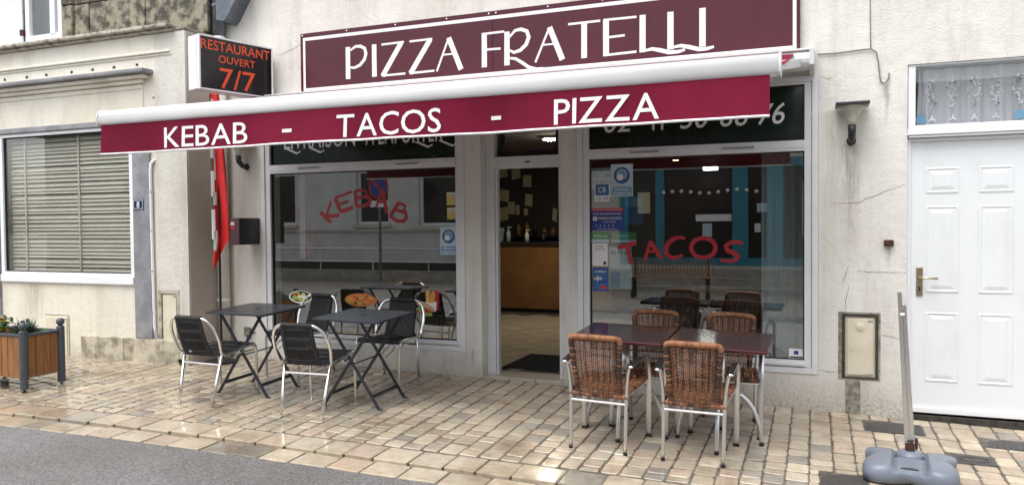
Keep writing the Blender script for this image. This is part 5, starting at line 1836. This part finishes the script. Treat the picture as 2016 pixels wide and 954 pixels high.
# ================================================================ ACROSS THE STREET (mirrored in the panes)
oh = thing('opposite_house', 'grey rendered house across the street, mirrored in the window with the food pictures', 'building', (-13, -11, 0))
mb = MB()
hs = [(-11.5, -10.5, 1.55, 3.0), (-9.6, -8.3, 1.5, 3.1), (-14.6, -13.5, 1.55, 3.0), (-17.5, -16.4, 1.55, 3.0)]
tmp = MB()
wall_holes(tmp, -22, -5.4, -.2, 4.3, hs, 0, .25)  # wall height cut low so more sky light reaches the restaurant facade
mb.add([(x + 13, -y, z) for x, y, z in tmp.v], [f[::-1] for f in tmp.f])
mb.build('wall', m_opp, oh)
for a, b, c, d in hs:
    mb = MB()
    ring(mb, a + 13 + .002, b + 13 - .002, c + .002, d - .002, .07, -.18, -.10)
    f_ = mb.build('window', m_frame, oh)
    MB().box(a + 13 + .07, b + 13 - .07, -.16, -.15, c + .07, d - .07).build('glass_pane', m_dark, f_)
    MB().box(a + 13 - .08, b + 13 + .08, -.05, .10, c - .09, c - .002).build('sill', m_opp2, oh)
MB().box(-9, 7.6, .002, .05, -.2, .55).build('base_band', m_boxgrey, oh)
MB().box(-9, 7.6, .002, .07, 1.36, 1.43).build('ledge', m_opp2, oh)
MB().box(-9.3, 7.7, -4, .4, 4.302, 4.42).build('roof_edge', m_zinc, oh)
lw = MB().box(-14, -7.2, -10.3, -10.1, -.1, .38)
tag(lw.build('low_wall', m_stone), 'low stone wall of the ramp across the street, seen only as a reflection', 'wall')
rl = thing('ramp_railing', 'grey tube railing across the street, seen only as a reflection', 'railing', (-10.5, -10.2, .38))
for z in (.22, .55): MB().tube([(-3.4, 0, z), (3.2, 0, z)], .022, 8).build('rail', m_alu, rl)
for x in (-3.2, -1.6, 0, 1.6, 3.1): MB().tube([(x, 0, 0), (x, 0, .55)], .02, 8).build('post', m_alu, rl)
sp_ = thing('sign_post', 'round no-parking sign on a grey post across the street, seen only as a reflection', 'sign', (-10.1, -9.9, .12))
MB().tube([(0, 0, 0), (0, 0, 2.6)], .035, 10).build('post', m_zinc, sp_)
def disc(r_, y, m, nm):
    MB().add([(r_ * math.cos(q * math.pi / 16), y, 2.35 + r_ * math.sin(q * math.pi / 16)) for q in range(32)] + [(r_ * math.cos(q * math.pi / 16), y + .004, 2.35 + r_ * math.sin(q * math.pi / 16)) for q in range(32)],
             [tuple(range(32)), tuple(range(63, 31, -1))] + [(i, (i + 1) % 32, 32 + (i + 1) % 32, 32 + i) for i in range(32)]).build(nm, m, sp_)
disc(.29, .036, m_bred, 'red_rim')
disc(.235, .042, m_navy, 'blue_field')
bb = MB()
stroke(bb, [(-.17, 2.52), (.17, 2.18)], .06, .06, lambda x, z: (x, .048, z))
bb.build('slash', m_bred, sp_)
MB().box(-.26, .26, .034, .04, 1.86, 2.02).build('under_plate', m_white, sp_)
os_ = thing('opposite_shop', 'teal framed shop across the street, mirrored in the pane with stickers', 'building', (-1, -11.2, 0))
mb = MB()
tmp = MB()
wall_holes(tmp, -4.4, 5.5, -.2, 4.2, [(-3.3, 2.6, .55, 2.95)], 0, .3)  # wall top lowered as well, to let sky light in under the awning
mb.box(-4.4, 5.5, -5, .3, 4.202, 4.32)
mb.add([(x, -y, z) for x, y, z in tmp.v], [f[::-1] for f in tmp.f])
mb.build('wall', m_opp2, os_)
mb = MB()
for a, b in ((-3.298, -3.1), (-2.45, -2.25), (-.72, -.38), (.02, .36), (1.3, 1.5), (2.4, 2.598)): mb.box(a, b, -.2, .02, .552, 2.948)
for c, d in ((.552, .72), (2.75, 2.948)): mb.box(-3.298, 2.598, -.19, .012, c, d)
f_ = mb.build('shopfront', m_teal, os_)
MB().box(-3.2, 2.5, -.14, -.13, .6, 2.9).build('glass_pane', m_dark, f_)
for x, z, w_, h_, m in ((-2.9, 1.75, .3, .5, m_paper), (-1.55, 1.55, .8, .16, m_white), (-1.4, 1.2, .22, .3, m_paleblue), (-.2, 1.75, .28, .2, m_paleblue), (-.25, 1.3, .13, .2, m_white), (.75, 1.2, .5, 1.2, m_paleblue)):
    MB().box(x, x + w_, -.128, -.12, z, z + h_).build('notice', m, f_)
for k in range(11):
    MB().lathe([(.004, -.045), (.04, -.02), (.045, .01), (.03, .035), (.004, .045)], 10, (-2.25 + k * .205, .06, 2.22 + .03 * math.sin(k))).build('globe', m_white, os_, smooth=True)
for k in range(3):
    MB().box(-3.9 + .1 * k, 4.5 - .1 * k, .02, 1.0 - .3 * k, -.1 + .2 * k, .12 + .18 * k).build('step', m_stone, os_)
wb = thing('wing_house', 'pale rendered house across the street beyond the teal shop', 'building', (8, -11.1, 0))
mb = MB()
tmp = MB()
wall_holes(tmp, -3.3, 8, -.4, 4.1, [(x, x + 1.1, 1.0, 2.5) for x in (-2, .6, 3.2, 5.8)], 0, .3)  # kept as low as the other houses for the same sky light
mb.add([(x, -y, z) for x, y, z in tmp.v], [f[::-1] for f in tmp.f])
mb.build('wall', m_opp2, wb)
for x in (-2, .6, 3.2, 5.8):
    for z in (1.0,):
        mb = MB()
        ring(mb, x + .002, x + 1.098, z + .002, z + 1.498, .08, -.2, -.1)
        f_ = mb.build('window', m_frame, wb)
        MB().box(x + .08, x + 1.02, -.16, -.15, z + .08, z + 1.42).build('glass_pane', m_dark, f_)
bn = thing('street_bench', 'brown slatted bench across the street, seen only as a reflection', 'bench', (-2.55, -8.1, wz(-2.5) - .02))
for k in range(24):
    x = -.78 + k * 1.56 / 23
    MB().bar((x, .05, .42), (x, -.0 + .28, .42), .035, .02).build('slat', m_brown, bn)
    MB().bar((x, .04, .45), (x, -.02, .74), .035, .02, ref=(1, 0, 0)).build('slat', m_brown, bn)
for s in (-1, 1):
    mb = MB()
    mb.bar((s * .70, .28, 0), (s * .70, .26, .40), .05, .05)
    mb.bar((s * .70, .03, 0), (s * .70, .04, .41), .05, .05)
    mb.bar((s * .70, .03, .41), (s * .70, -.04, .76), .04, .04)
    mb.bar((s * .70, .0, .395), (s * .70, .30, .395), .04, .03)
    mb.build('side_frame', m_boxgrey, bn)
